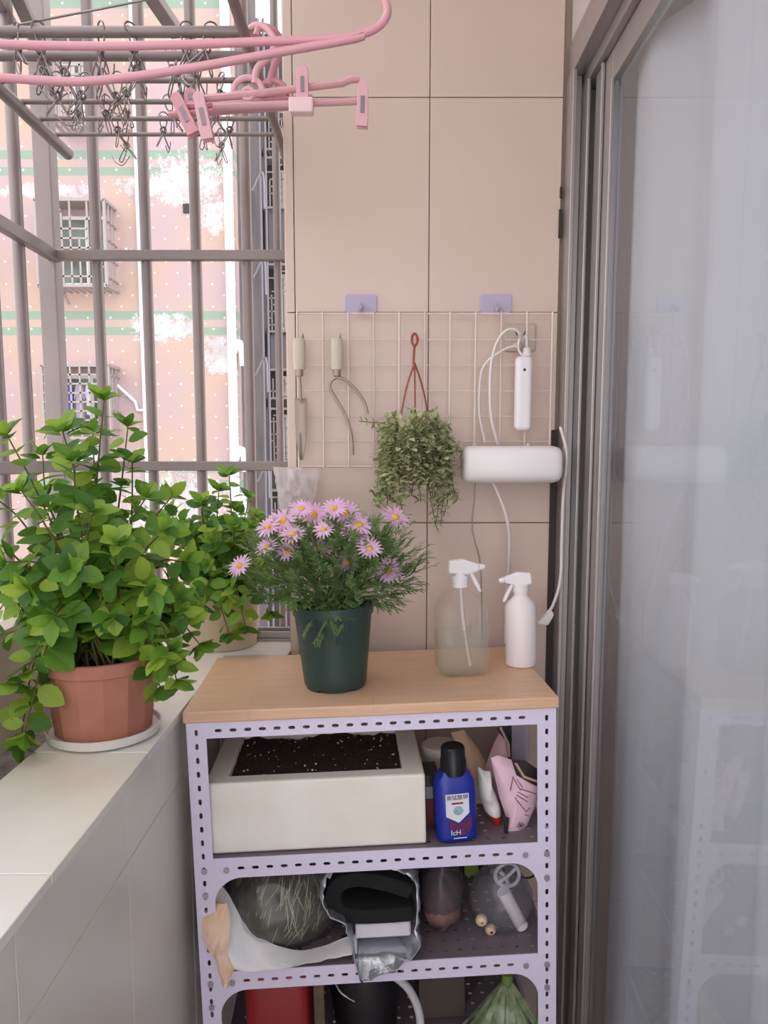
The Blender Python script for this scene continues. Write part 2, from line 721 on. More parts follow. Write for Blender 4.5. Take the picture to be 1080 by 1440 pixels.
# curtain hanging in the room behind the glass
b = MB()
vs, fs = [], []
ny, nz = 220, 12
for j in range(nz + 1):
    z = 0.03 + (H + 0.66 - 0.03) * j / nz
    for i in range(ny + 1):
        y = -0.6 + 2.035 * i / ny
        ph = y * 2 * PI / 0.27 + 0.6 * math.sin(y * 7)
        x = 0.441 + 0.018 * math.sin(ph) + 0.004 * math.sin(2.3 * ph + 1) + 0.002 * math.sin(3 * z + y * 9)
        vs.append((x, y, z))
for j in range(nz):
    for i in range(ny):
        a = j * (ny + 1) + i
        fs.append((a, a + ny + 1, a + ny + 2, a + 1))
b.add(vs, fs)
cur = b.build('curtain', M('curtain_cloth', (240, 238, 238), 0.9, trans=0.25), smooth=180)
tag(cur, 'white floor-length curtain in soft folds behind the sliding door glass', 'curtain')

# ------------------------------------------------------------------ security grille and the drying rack
YG = 1.75
XG = -0.763
grille = thing('security_grille', 'grey steel tube security grille boxing out the balcony window', 'window grille', (XG, YG, ZL - 0.03))
GL = Vector((XG, YG, ZL - 0.03))


def gpart(name, mb, mat=steel, **kw):
    o = mb.build(name, mat, grille, **kw)
    o.location = -GL
    return o


z0, z1 = ZL - 0.03, 2.55
gpart('corner_post', MB().mm((XG - 0.02, YG - 0.02, z0), (XG + 0.02, YG + 0.02, z1)), bevel=0.003)
for u in (138, 207, 277, 348):
    x = at(u, 400, YG).x
    gpart('bar', MB().tube([(x, YG, z0), (x, YG, z1)], 0.0125, 12), smooth=40)
x = at(391, 400, YG).x
gpart('bar', MB().tube([(x, YG, z0), (x, YG, z1)], 0.009, 12), smooth=40)
for k in range(15):
    y = 1.602 - 0.115 * k
    gpart('bar', MB().tube([(XG, y, z0), (XG, y, z1)], 0.0125, 12), smooth=40)
for zr in (H + 0.448, H - 0.026):
    gpart('rail', MB().mm((XG + 0.005, YG - 0.024, zr - 0.011), (XL + 0.03, YG - 0.006, zr + 0.011)), bevel=0.002)
    gpart('rail', MB().mm((XG + 0.006, -0.02, zr - 0.013), (XG + 0.026, YG - 0.005, zr + 0.013)), bevel=0.002)
gpart('rail', MB().mm((XG + 0.005, YG - 0.024, z0), (XL + 0.03, YG - 0.006, z0 + 0.03)), bevel=0.002)
for (a, c, w) in ((at(18, -20, 1.55), at(66, 88, 1.72), 0.026), (at(208, -14, 1.6), at(250, 48, 1.72), 0.03), (at(-16, -20, 1.5), at(20, 42, 1.7), 0.024)):
    gpart('brace', MB().bar(a, c, w, w * 0.7), bevel=0.002)

# window track on the end ledge
b = MB()
b.mm((-0.56, 1.60, ZL), (XL - 0.003, 1.665, ZL + 0.006))
b.mm((-0.56, 1.605, ZL + 0.006), (XL - 0.003, 1.612, ZL + 0.02))
b.mm((-0.56, 1.632, ZL + 0.006), (XL - 0.003, 1.637, ZL + 0.024))
struct(b.build('window_1', alum, bevel=0.001))

HR = H + 0.66
rack = thing('drying_rack', 'grey metal drying rack of parallel rods fixed inside the grille near the ceiling', 'drying rack', (-0.45, 1.65, HR))
RL = Vector((-0.45, 1.65, HR))


def rpart(name, mb, mat=steel, **kw):
    o = mb.build(name, mat, rack, **kw)
    o.location = -RL
    return o


XLB, XRB = -0.685, -0.208
rpart('side_arm', MB().tube([(XLB, 0.75, HR - 0.012), (XLB, 1.686, HR - 0.012)], 0.0125, 12), smooth=40)
rpart('side_arm', MB().tube([(XRB - 0.008, 0.95, HR - 0.012), (XRB - 0.008, YG - 0.02, HR - 0.012)], 0.0085, 12), smooth=40)
rods = []
for v, r in ((45, 0.0082), (79, 0.0078), (113, 0.005), (143, 0.0048), (167, 0.0046), (189, 0.0042)):
    d = ray(300, v)
    y = 0.66 / (d.z / d.y)
    rods.append((y, r))
    rpart('rod', MB().tube([(XLB - 0.008, y, HR), (XRB - 0.018, y, HR), (XRB - 0.004, y, HR)], [r, r, r * 0.5], 10), smooth=40)

# thin line strung across near the top, with wire pegs on it and on the rods
ln = smooth_path([at(-30, 45, 1.36), at(60, 28, 1.36), at(230, -6, 1.36), at(300, -30, 1.36)], 6)
tag(MB().tube(ln, 0.0022, 6).build('clothes_line', M('grey_wire', (150, 145, 142), 0.35, 0.8), smooth=60),
    'thin grey line strung slanting above the drying rack rods', 'clothes line')
wire = M('peg_wire', (140, 130, 128), 0.3, 0.85)


def peg_mesh(seed):
    rnd = random.Random(seed)
    b = MB()
    w = 0.0011
    op = rnd.uniform(0.3, 0.6)
    for s in (-1, 1):
        pts = [(0.004 * s, 0, 0.004)]
        pts += [(s * 0.006, 0.001 * s, -0.006), (s * 0.002, 0, -0.020), (-s * 0.012 * op * 2, 0, -0.044), (-s * (0.012 * op * 2 + 0.002), 0.004, -0.050),
                (-s * 0.010 * op * 2, 0.008, -0.045), (s * 0.002, 0.004, -0.022)]
        b.tube(smooth_path(pts, 4), w, 5)
    coil = [Vector((0.005 * math.cos(a), -0.002 + 0.0012 * a / 2, -0.021 + 0.005 * math.sin(a))) for a in [k * PI / 5 for k in range(26)]]
    b.tube(coil, w, 5)
    loop = [Vector((0.0085 * math.cos(a), 0, 0.0015 + 0.0085 * math.sin(a))) for a in [-0.9 + k * 0.36 for k in range(14)]]
    b.tube(loop, w, 5)
    tail = [Vector((rnd.uniform(-0.006, 0.006), 0, -0.045))]
    dx = rnd.uniform(-0.02, 0.02)
    tail += [tail[0] + Vector((dx, 0.004, -0.012)), tail[0] + Vector((dx * 1.7, 0, -0.005)), tail[0] + Vector((dx * 2, 0, 0.008))]
    b.tube(smooth_path(tail, 4), w * 0.8, 5)
    return b


protos = [peg_mesh(k) for k in range(5)]
spots = [(0, 22), (0, 55), (0, 142), (0, 185), (0, 262), (0, 296), (1, 60), (1, 92), (1, 140), (1, 190), (1, 240), (1, 272), (2, 80), (2, 120), (2, 165), (2, 186), (2, 255),
         (2, 310), (3, 110), (3, 150), (3, 178), (3, 236), (3, 300), (4, 160), (4, 230), (4, 285), (4, 325), (5, 176), (5, 312)]
rod_words = ['thick front rod', 'second thick rod', 'third rod', 'fourth rod', 'fifth rod', 'rearmost rod']
rows = [45, 79, 113, 143, 167, 189]
peg_src = []
ORD = ['first', 'second', 'third', 'fourth', 'fifth', 'sixth', 'seventh']
peg_place = []
for (k, u) in spots:
    row = sorted(q[1] for q in spots if q[0] == k)
    peg_place.append(ORD[row.index(u)] + ' from the left')
for i, (k, u) in enumerate(spots):
    y, r = rods[k]
    p = at(u, rows[k], y)
    if i < 5:
        o = protos[i].build('wire_peg', wire, smooth=60)
        peg_src.append(o)
    else:
        o = peg_src[i % 5].copy()
        COL.objects.link(o)
    o.location = (p.x, y, HR + r * 0.3)
    o.rotation_euler = (random.uniform(-0.25, 0.25), random.uniform(-0.3, 0.3), random.choice((0, PI)) + random.uniform(-0.9, 0.9))
    s = 1.3 if k < 3 else 1.1
    o.scale = (s, s, s)
    tag(o, 'wire clothes peg on the rack\'s %s, %s' % (rod_words[k], peg_place[i]), 'clothes peg', 'wire clothes pegs on the drying rack')

# pole under the ceiling (above the frame) that carries the near pink hanger
b = MB().tube([(-0.75, 0.80, H + 0.60), (0.30, 0.80, H + 0.60)], 0.011, 12)
for x in (-0.7, 0.25):
    b.tube([(x, 0.80, H + 0.60), (x, 0.80, 2.55)], 0.005, 8)
tag(b.build('clothes_pole', steel, smooth=40), 'steel clothes pole hung from the balcony ceiling above the near pink hanger', 'clothes pole')

pink = M('pink_plastic', (212, 152, 162), 0.38)
pink2 = M('pink_plastic_pale', (222, 172, 178), 0.38)
grey_pl = M('grey_spring', (140, 125, 132), 0.4, 0.5)

YH = 0.80
b = MB()
loop = [at(-60, 58, YH), at(0, 62, YH), at(120, 65, YH), at(250, 63, YH), at(380, 58, YH), at(470, 54, YH), at(512, 47, YH), at(536, 34, YH), at(545, 16, YH), at(538, -4, YH),
        at(518, -14, YH), at(470, -26, YH), at(430, -40, YH)]
hp = smooth_path(loop, 6)
top = hp[-1]
hp += smooth_path([top, top + Vector((-0.03, 0, 0.02)), Vector((top.x - 0.045, YH, H + 0.575)), Vector((top.x - 0.035, YH, H + 0.612)), Vector((top.x - 0.018, YH, H + 0.618)), Vector((top.x - 0.006, YH, H + 0.600))], 6)[1:]
b.tube(hp, 0.0042, 10)
b.tube(smooth_path([at(-60, 58, YH), at(-100, 80, YH), at(-60, 104, YH), at(0, 109, YH), at(60, 113, YH), at(130, 114, YH), at(250, 99, YH), at(400, 72, YH), at(490, 56, YH), at(512, 50, YH)], 6), 0.0042, 10)
tag(b.build('clothes_hanger', pink, smooth=60), 'pink plastic tube hanger with a rounded end, nearest the camera and without clips', 'clothes hanger')


def clip(parent, top, bot, w, mat, name='clip'):
    """flat sprung clip hanging from top to bot"""
    top, bot = Vector(top), Vector(bot)
    d = bot - top
    L = d.length
    ang = math.atan2(d.x, -d.z)
    b = MB()
    for yo in (-0.006, 0.004):
        prof = []
        for k in range(7):
            a = PI * k / 6
            prof.append((w / 2 * math.cos(a), -w / 2 + w / 2 * math.sin(a)))
        prof += [(-w * 0.56, -L * 0.75), (-w * 0.55, -L), (w * 0.55, -L), (w * 0.56, -L * 0.75)]
        b.prism(prof, yo - 0.0022, yo + 0.0022)
    b.mm((-w * 0.4, -0.006, -L * 0.42), (w * 0.4, 0.004, -L * 0.34))
    o = b.build(name, mat, parent, bevel=0.0008, fix=True)
    o.location = top
    o.rotation_euler = (0, -ang, 0)
    s = MB().mm((-w * 0.2, -0.0095, -L * 0.72), (w * 0.2, -0.0075, -L * 0.36)).build('spring_plate', grey_pl, o)
    return o


def clip_hanger(label, pts_up, pts_lo, clips, disc, hook, m):
    t = thing('clip_hanger', label, 'clip hanger', (0, 0, 0), None, 'pink clip hangers on the thick rod')
    b = MB()
    for pts in (pts_up, pts_lo):
        b.tube([Vector(p) for p in pts], 0.0068, 8, flat=0.8)
    b.build('bar', m, t, smooth=50)
    for (a, c, w) in clips:
        clip(t, a, c, w, m)
    c, r = disc
    b = MB()
    b.tube(arc(c, r, 0, PI, 14), 0.005, 8)
    b.tube(arc(c, r * 0.35, 0, 2 * PI, 12)[:-1], 0.004, 8, closed=True)
    b.tube([Vector(c) + Vector((-r, 0, 0)), Vector(c) + Vector((r, 0, 0))], 0.005, 8)
    b.build('swivel', m, t, smooth=60)
    MB().tube(smooth_path(hook, 6), 0.0058, 8).build('hook', m, t, smooth=60)
    return t


yr = rods[0][0]
Y1 = yr - 0.015
hk = lambda cx, yy, s: [at(cx - 14, 118, yy), at(cx - 10, 96, yy), at(cx + 8, 78, yy), at(cx + 14, 58, yy), at(cx + 2, 40, yr - 0.006), at(cx - 14, 37, yr), at(cx - 22, 46, yr + 0.008), at(cx - 22, 62, yr + 0.006)]
t1 = clip_hanger('pale pink clip hanger in front, with an upright clip at its middle',
                 [at(272, 140, Y1), at(360, 132, Y1), at(440, 122, Y1), at(482, 117, Y1), at(492, 112, Y1), at(506, 111, Y1)],
                 [at(300, 150, Y1), at(420, 146, Y1), at(512, 142, Y1)],
                 [(at(279, 131, Y1 - 0.008), at(293, 198, Y1 - 0.008), 0.017), (at(511, 115, Y1 - 0.008), at(509, 180, Y1 - 0.008), 0.016)],
                 (at(349, 132, Y1), 0.024), hk(372, Y1, 1), pink2)
b = MB()
c = at(425, 92, Y1 - 0.012)
prof = arc((0, 0, -0.009), 0.0092, 0, PI, 8)
poly = [(p.x, p.z) for p in prof] + [(-0.0095, -0.062), (0.0095, -0.062)]
b.prism(poly, -0.004, 0.004)
b.build('upright_clip', pink2, t1, bevel=0.001, fix=True).location = c
MB().mm((-0.0025, -0.006, -0.040), (0.0025, -0.0035, -0.018)).build('spring_plate', grey_pl, t1).location = c
MB().mm((-0.019, -0.012, -0.0115), (0.019, 0.008, 0.0115)).build('clip_block', M('pink_white', (238, 204, 206), 0.4), t1, bevel=0.003).location = at(424, 151, Y1 - 0.012)
Y2 = yr + 0.02
t2 = clip_hanger('deeper pink clip hanger close behind the pale one, with a tilted left clip',
                 [at(248, 150, Y2), at(340, 146, Y2), at(440, 138, Y2)],
                 [at(238, 162, Y2), at(320, 156, Y2), at(440, 148, Y2)],
                 [(at(246, 133, Y2 - 0.008), at(273, 190, Y2 - 0.008), 0.018), (at(268, 126, Y2 + 0.012), at(271, 150, Y2 + 0.012), 0.02)],
                 (at(384, 134, Y2), 0.022), [at(378, 120, Y2), at(384, 98, Y2), at(392, 78, Y2), at(394, 58, Y2), at(384, 42, yr + 0.004), at(366, 38, yr), at(360, 52, yr - 0.009)], pink)

# ------------------------------------------------------------------ things on the back wall
YR = YW - 0.035
lav = M('lavender_plastic', (182, 170, 194), 0.4)
white_wire = M('white_wire', (222, 204, 196), 0.4)
zt, zb = at(500, 441, YR).z, at(500, 656, YR).z
xa, xb = at(418, 450, YR).x, at(777, 450, YR).x
grid = thing('wire_grid_panel', 'white wire grid panel hanging on the cream tiled wall', 'wire grid', (0, YR, zb))
for k in range(11):
    x = xa + (xb - xa) * k / 10
    r = 0.0020 if k not in (0, 10) else 0.0022
    MB().tube([(x, -0.002, -0.002), (x, -0.002, zt - zb + 0.003)], r, 6).build('upright_wire', white_wire, grid, smooth=60)
for k in range(7):
    z = (zt - zb) * k / 6
    MB().tube([(xa, 0.001, z), (xb, 0.001, z)], 0.0012 if k not in (0, 6) else 0.0022, 6).build('cross_wire', white_wire, grid, smooth=60)
for (u0, u1, lab) in ((485, 530, 'lavender adhesive hook plate on the tiles holding the left of the wire grid'), (675, 719, 'lavender adhesive hook plate on the tiles holding the right of the wire grid')):
    a, c = at(u0, 414, YW - 0.006), at(u1, 440, YW - 0.006)
    t = thing('adhesive_hook', lab, 'wall hook', ((a.x + c.x) / 2, YW - 0.004, (a.z + c.z) / 2), None, 'adhesive hooks above the wire grid')
    w, h = (c.x - a.x) / 2, (a.z - c.z) / 2
    MB().prism([(sx_ * (w - 0.006) + 0.006 * math.cos(a0 + k * PI / 10), sz_ * (h - 0.006) + 0.006 * math.sin(a0 + k * PI / 10)) for (sx_, sz_, a0) in ((1, 1, 0), (-1, 1, PI / 2), (-1, -1, PI), (1, -1, 1.5 * PI)) for k in range(6)], -0.004, 0.0).build('plate', lav, t, fix=True, bevel=0.0008)
    MB().tube(smooth_path([(0, -0.004, -h * 0.2), (0, -0.02, -h * 0.7), (0, -0.034, -h * 1.05), (0, -0.040, -h * 0.75)], 4), 0.004, 8).build('hook', lav, t, smooth=60)

# two hand tools hanging on the left of the grid
YT = YR - 0.014
hand = M('sage_handle', (202, 188, 172), 0.5)
met = M('tool_metal', (170, 150, 140), 0.4, 0.3)
tl = [('garden_trowel', 'pale-handled narrow garden trowel hanging at the left edge of the wire grid', 421, 'trowel'),
      ('garden_hook', 'pale-handled garden cultivator with a bent loop blade, second tool on the wire grid', 474, 'garden tool')]
for i, (nm, lab, u, cat) in enumerate(tl):
    p0 = at(u, 476, YT)
    p1 = at(u, 520, YT)
    t = thing(nm, lab, cat, p1)
    L = p0.z - p1.z
    MB().tube([(0, 0, 0), (0, 0, L * 0.15), (0, 0, L * 0.8), (0, 0, L)], [0.0072, 0.0078, 0.0085, 0.0070], 14, flat=1.5).build('handle', hand, t, smooth=60)
    MB().tube(smooth_path([(0.004, 0, L - 0.002), (0.007, 0, L + 0.006), (0.006, 0.012, L + 0.010), (0.006, 0.018, L + 0.004)], 4), 0.0016, 6).build('hanging_loop', met, t, smooth=60)
    MB().tube([(0, 0, 0.001), (0, 0, -0.012)], 0.0075, 10).build('ferrule', M('ferrule_metal', (166, 140, 128), 0.4, 0.4), t, smooth=40)
    if i == 0:
        b = MB()
        b.tube([(0, 0, -0.01), (0.002, 0.003, -0.06)], 0.003, 8)
        vs, fs = [], []
        for k in range(9):
            s = k / 8
            w = 0.012 * (1 - 0.75 * s ** 3)
            z = -0.055 - 0.12 * s
            vs += [(0.002 - w, -0.002, z), (0.002, 0.004, z), (0.002 + w, -0.002, z)]
        for k in range(8):
            a = k * 3
            fs += [(a, a + 1, a + 4, a + 3), (a + 1, a + 2, a + 5, a + 4)]
        b.add(vs, fs)
        o = b.build('blade', met, t, smooth=60)
        o.modifiers.new('thickness', 'SOLIDIFY').thickness = 0.0012
    else:
        q = lambda u2, v2, dy=0.0: at(u2, v2, YT + dy) - p1
        b = MB().tube(smooth_path([q(474, 530), q(466, 536), q(464, 546), q(472, 560), q(486, 585), q(494, 612), q(496, 640)], 6), [0.003] * 37, 8)
        b.tube(smooth_path([q(474, 530), q(486, 535), q(500, 548), q(512, 565), q(517, 582)], 6), 0.003, 8)
        b.build('blade', met, t, smooth=60)

# crumpled clear bag hooked on the lower left corner of the grid
b = MB()
vs, fs = [], []
nx, nz = 22, 20
for side in (0, 1):
    for j in range(nz + 1):
        t_ = j / nz
        L0 = at(384 + 10 * t_, 656 + 62 * t_, YR - 0.03)
        R0 = at(449 - 14 * t_ ** 2, 660 + 58 * t_, YR - 0.03)
        for i in range(nx + 1):
            s = i / nx
            p = L0.lerp(R0, s)
            e = math.sin(PI * s) ** 0.6 * (0.3 + math.sin(PI * min(1, t_ * 0.9 + 0.1)) ** 0.6)
            nn = noise.noise(Vector((s * 5, t_ * 4, side * 5.0))) * 0.016 + abs(noise.noise(Vector((s * 11, t_ * 9, side * 3.0)))) * 0.01
            vs.append((p.x + 0.004 * noise.noise(Vector((s * 4, t_ * 7, 9))), p.y + (0.018 * e + nn * e) * (1 if side else -1), p.z + 0.006 * noise.noise(Vector((s * 6, t_ * 3, 2)))))
o_ = (nx + 1) * (nz + 1)
for side in (0, 1):
    for j in range(nz):
        for i in range(nx):
            a = side * o_ + j * (nx + 1) + i
            fs.append((a, a + 1, a + nx + 2, a + nx + 1))
b.add(vs, fs)
tag(b.build('plastic_bag', glassy('thin_bag', (250, 248, 248), 0.55, (240, 232, 234), 0.2), smooth=180),
    'crumpled whitish see-through plastic bag hanging at the lower left corner of the wire grid', 'plastic bag')

# socket, plug and cables on the right of the grid
p = at(731, 475, YW - 0.006)
t = thing('wall_socket', 'beige square wall socket behind the right of the wire grid', 'socket', (p.x, YW - 0.004, p.z))
sock = M('socket_plastic', (196, 176, 164), 0.45)
MB().mm((-0.031, -0.008, -0.027), (0.031, 0, 0.027)).build('plate', sock, t, bevel=0.003)
for dx in (-0.008, 0.008):
    MB().box((dx, -0.0085, 0.008), (0.002, 0.002, 0.009), Euler((0, 0.4 * (1 if dx > 0 else -1), 0))).build('slot', M('slot_dark', (60, 50, 48), 0.7), t)
cabw = M('white_cable', (228, 216, 214), 0.45)
YC = YW - 0.045
pl = at(727, 482, YC)
tag(MB().tube(smooth_path([(pl.x, YW - 0.0135, pl.z), at(729, 482, YC + 0.008), at(731, 470, YC - 0.01), at(722, 463, YC - 0.014), at(709, 467, YC - 0.014), at(697, 486, YC - 0.012), at(690, 520, YC - 0.012), at(690, 580, YC - 0.01), at(700, 625, YC)], 6), 0.0030, 8).build('power_cable', cabw, smooth=60),
    'white power cable arching left from the wall socket down to the white box', 'cable')
tag(MB().tube(smooth_path([(at(735, 485, YC).x, YW - 0.0135, at(735, 484, YC).z), at(730, 487, YC), at(715, 489, YC - 0.01), at(700, 497, YC - 0.012), at(684, 510, YC - 0.01), at(676, 530, YC), at(674, 580, YC + 0.01), at(682, 622, YC + 0.008)], 6), 0.0026, 8).build('thin_cable', cabw, smooth=60),
    'thinner white cable running left from the socket under the arched one', 'cable')
# travel socket strip hanging from the cross wire
pt = at(736, 500, YC)
t = thing('extension_socket', 'white slim extension socket with a round port hanging below the wall socket', 'extension socket', (pt.x, YC - 0.004, pt.z - 0.145))
wpl = M('white_plastic', (238, 230, 232), 0.35)
MB().mm((-0.0165, -0.012, 0), (0.0165, 0.012, 0.143)).build('housing', wpl, t, bevel=0.009, segs=4)
MB().tube([(0, -0.0115, 0.116), (0, -0.0128, 0.116)], 0.0028, 12).build('port', MATS['slot_dark'], t)
MB().tube(smooth_path([(0.0, 0, 0.142), (-0.010, 0, 0.155), (-0.010, 0, 0.172), (-0.004, 0.006, 0.180)], 5), 0.0026, 8).build('cord_loop', cabw, t, smooth=60)
MB().tube([(0.006, 0.0, 0.160), (0.007, 0.003, 0.145)], [0.006, 0.010], 10).build('cord_sleeve', cabw, t, smooth=60)
MB().tube(smooth_path([(0.006, 0.0, 0.160), (0.006, 0.012, 0.182), (0.003, 0.025, 0.176)], 5), 0.0030, 8).build('lead', cabw, t, smooth=60)

# white rounded box hooked on the bottom of the grid
pa, pb = at(650, 684, YR - 0.06), at(788, 622, YR - 0.06)
bw, bh = pb.x - pa.x, pb.z - pa.z
t = thing('wall_box', 'white rounded plastic box hung at the lower right of the wire grid', 'box', ((pa.x + pb.x) / 2, YR - 0.05, pa.z))
b = MB()
n = 24
prof = []
for k in range(n):
    a = 2 * PI * k / n
    ca, sa = math.cos(a), math.sin(a)
    q = (abs(ca) ** 4 + abs(sa) ** 4) ** -0.25
    prof.append((0.045 * q * ca, bh * 0.42 * q * sa + bh * 0.5))
stations = [(-bw / 2, 0.75), (-bw / 2 + 0.004, 0.90), (-bw / 2 + 0.012, 1.0), (bw / 2 - 0.016, 1.0), (bw / 2 - 0.005, 0.92), (bw / 2, 0.78)]
vs, fs = [], []
for (x, s) in stations:
    for (y, z) in prof:
        vs.append((x, y * s, bh * 0.5 + (z - bh * 0.5) * s))
for i in range(len(stations) - 1):
    for k in range(n):
        l = (k + 1) % n
        fs.append((i * n + k, (i + 1) * n + k, (i + 1) * n + l, i * n + l))
fs.append(tuple(range(n)))
fs.append(tuple((len(stations) - 1) * n + k for k in range(n - 1, -1, -1)))
b.add(vs, fs)
b.build('housing', wpl, t, smooth=50, fix=True)
MB().tube([(-bw / 2 + 0.03, 0.046, bh * 0.8), (-bw / 2 + 0.03, 0.052, bh * 0.98)], 0.004, 8).build('hook', wpl, t)
MB().tube([(bw / 2 - 0.05, 0.046, bh * 0.8), (bw / 2 - 0.05, 0.052, bh * 0.98)], 0.004, 8).build('hook', wpl, t)

# ------------------------------------------------------------------ the shelf unit
YS = 1.15
S0 = Vector((-0.018, YS, H - 0.3976))
MS = Matrix.Translation(S0) @ Matrix.Rotation(0.05, 4, 'Z') @ Matrix.Rotation(-0.026, 4, 'Y')
MSi = MS.inverted()


def SL(u, v, yl):
    """point in the shelf's own frame (origin front centre of its top) at local depth yl"""
    o = MSi @ Vector((0, 0, H))
    d = MSi.to_3x3() @ ray(u, v)
    return o + d * ((yl - o.y) / d.y)


def SZ(u, v, zl):
    o = MSi @ Vector((0, 0, H))
    d = MSi.to_3x3() @ ray(u, v)
    return o + d * ((zl - o.z) / d.z)


def on_shelf(name, label, cat, p, rz=0.0, rx=0.0, ry=0.0, group=None):
    m = MS @ Matrix.Translation(Vector(p)) @ Euler((rx, ry, rz)).to_matrix().to_4x4()
    return thing(name, label, cat, mat4=m, group=group)


T1, T2, T3 = -0.249, -0.447, -0.70
BASE = -0.945
DEP, HW = 0.318, 0.298
paint = M('lavender_paint', (222, 212, 236), 0.38, var=0.03, scale=10)
bolt_m = M('bolt_metal', (176, 168, 180), 0.35, 0.7)
shelf = thing('shelf_unit', 'lavender slotted-angle metal shelf unit with a light wood top, against the tiled wall', 'shelf', mat4=MS @ Matrix.Translation((0, 0, BASE)))


def spart(name, mb, mat=paint, **kw):
    o = mb.build(name, mat, shelf, **kw)
    o.location = (0, 0, -BASE)
    return o


spart('tabletop', MB().mm((-0.302, -0.004, -0.019), (0.302, DEP, 0.0)), wood_mat(), bevel=0.0025)
TH = 0.0016
ZT = -0.0195


def post(sx, sy):
    """slotted steel angle, one flange to the front or back and one to the side"""
    b = MB()
    h0, h1 = BASE, ZT
    w = 0.031
    out = [(0, h0), (w, h0), (w, h1), (0, h1)]
    holes = []
    z = h1 - 0.016
    while z > h0 + 0.02:
        holes.append(slot(w / 2, z, 0.0052, 0.0105))
        z -= 0.0232
    vs, fs = plate(out, holes, TH)
    x0 = sx * HW
    y0 = 0.0008 if sy < 0 else DEP - 0.006
    b.add([(x0 - sx * p.x, y0 + p.z, p.y) for p in vs], fs)
    dirn = 1 if sy < 0 else -1
    b.add([(x0 + p.z * 1.0 - sx * 0.0008, y0 + dirn * p.x, p.y) for p in vs], fs)
    return b


for sx in (-1, 1):
    for sy in (-1, 1):
        spart('post', post(sx, sy), smooth=30, fix=True)


def beam(z, h, gus, y, flip=False):
    """front lip with rounded gusset corners"""
    x1 = HW - 0.0305
    out = [(-x1, z), (x1, z)]
    if gus:
        out.append((x1, z - h - gus))
        for k in range(9):
            a = PI / 2 * k / 8
            out.append((x1 - gus + gus * math.cos(a), z - h - gus + gus * math.sin(a)))
        for k in range(9):
            a = PI / 2 + PI / 2 * k / 8
            out.append((-x1 + gus + gus * math.cos(a), z - h - gus + gus * math.sin(a)))
        out.append((-x1, z - h - gus))
        a = [out[0]]
        out2 = []
        for q in out:
            if not out2 or (abs(q[0] - out2[-1][0]) + abs(q[1] - out2[-1][1])) > 1e-5:
                out2.append(q)
        out = out2
    else:
        out += [(x1, z - h), (-x1, z - h)]
    holes = []
    x = -x1 + (0.045 if gus else 0.02)
    while x < x1 - (0.04 if gus else 0.012):
        holes.append(slot(x, z - h * 0.52, 0.0115, 0.0054))
        x += 0.0233
    vs, fs = plate(out, holes, TH)
    b = MB().add([(p.x, y + p.z, p.y) for p in vs], fs)
    return b


def bolts(z, y):
    for sx in (-1, 1):
        for (dx, dz) in ((0.016, -0.02), (0.016, -0.062), (0.052, -0.02)):
            spart('bolt', MB().tube([(sx * (HW - dx), y - 0.0008, z + dz), (sx * (HW - dx), y - 0.004, z + dz)], 0.0052, 6), bolt_m)


for (z, h, g) in ((ZT, 0.026, 0), (T1, 0.034, 0.046), (T2, 0.034, 0.046), (T3, 0.034, 0.046)):
    spart('front_beam', beam(z, h, g, 0.0005), smooth=30, fix=True)
    spart('back_beam', beam(z, h, g, DEP - 0.004), smooth=30, fix=True)
    for sx in (-1, 1):
        spart('side_beam', MB().mm((sx * (HW - 0.002) - 0.0008, 0.030, z - h), (sx * (HW - 0.002) + 0.0008, DEP - 0.034, z)))
    if g:
        bolts(z, 0.0005)
shaded_panel = M('panel_shade', (118, 104, 112), 0.45)  # shade inside the tiers is put into the panel colour, darker than the lavender
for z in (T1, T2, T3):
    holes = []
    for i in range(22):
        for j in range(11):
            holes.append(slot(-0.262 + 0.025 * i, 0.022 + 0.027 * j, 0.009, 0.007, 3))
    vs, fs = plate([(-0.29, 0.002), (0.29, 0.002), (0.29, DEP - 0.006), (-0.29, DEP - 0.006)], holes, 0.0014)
    spart('shelf_panel', MB().add([(p.x, p.y, z - 0.0012 + p.z) for p in vs], fs), shaded_panel, fix=True)
for sx in (-1, 1):
    for y in (0.01, DEP - 0.015):
        spart('foot', MB().mm((sx * HW - sx * 0.034, y - 0.016, BASE - 0.006), (sx * HW + sx * 0.002, y + 0.016, BASE + 0.012)), M('foot_rubber', (40, 38, 42), 0.7), bevel=0.002)

# ------------------------------------------------------------------ on the top board
soil = M('potting_soil', (58, 40, 32), 0.95, var=0.5, scale=120, bump=1.0)


def pot_profile(rb, rt, h, rim, wall=0.003, inner=0.85):
    return [(rb * 0.2, 0), (rb, 0), (rb + (rt - rb) * 0.9, h * 0.88), (rt + rim * 0.4, h * 0.885), (rt + rim, h), (rt + rim - wall, h), (rt - wall, h * 0.9), (rb + (rt - rb) * 0.8 - wall, h * inner * 0.92), (0.0, h * inner * 0.92)]


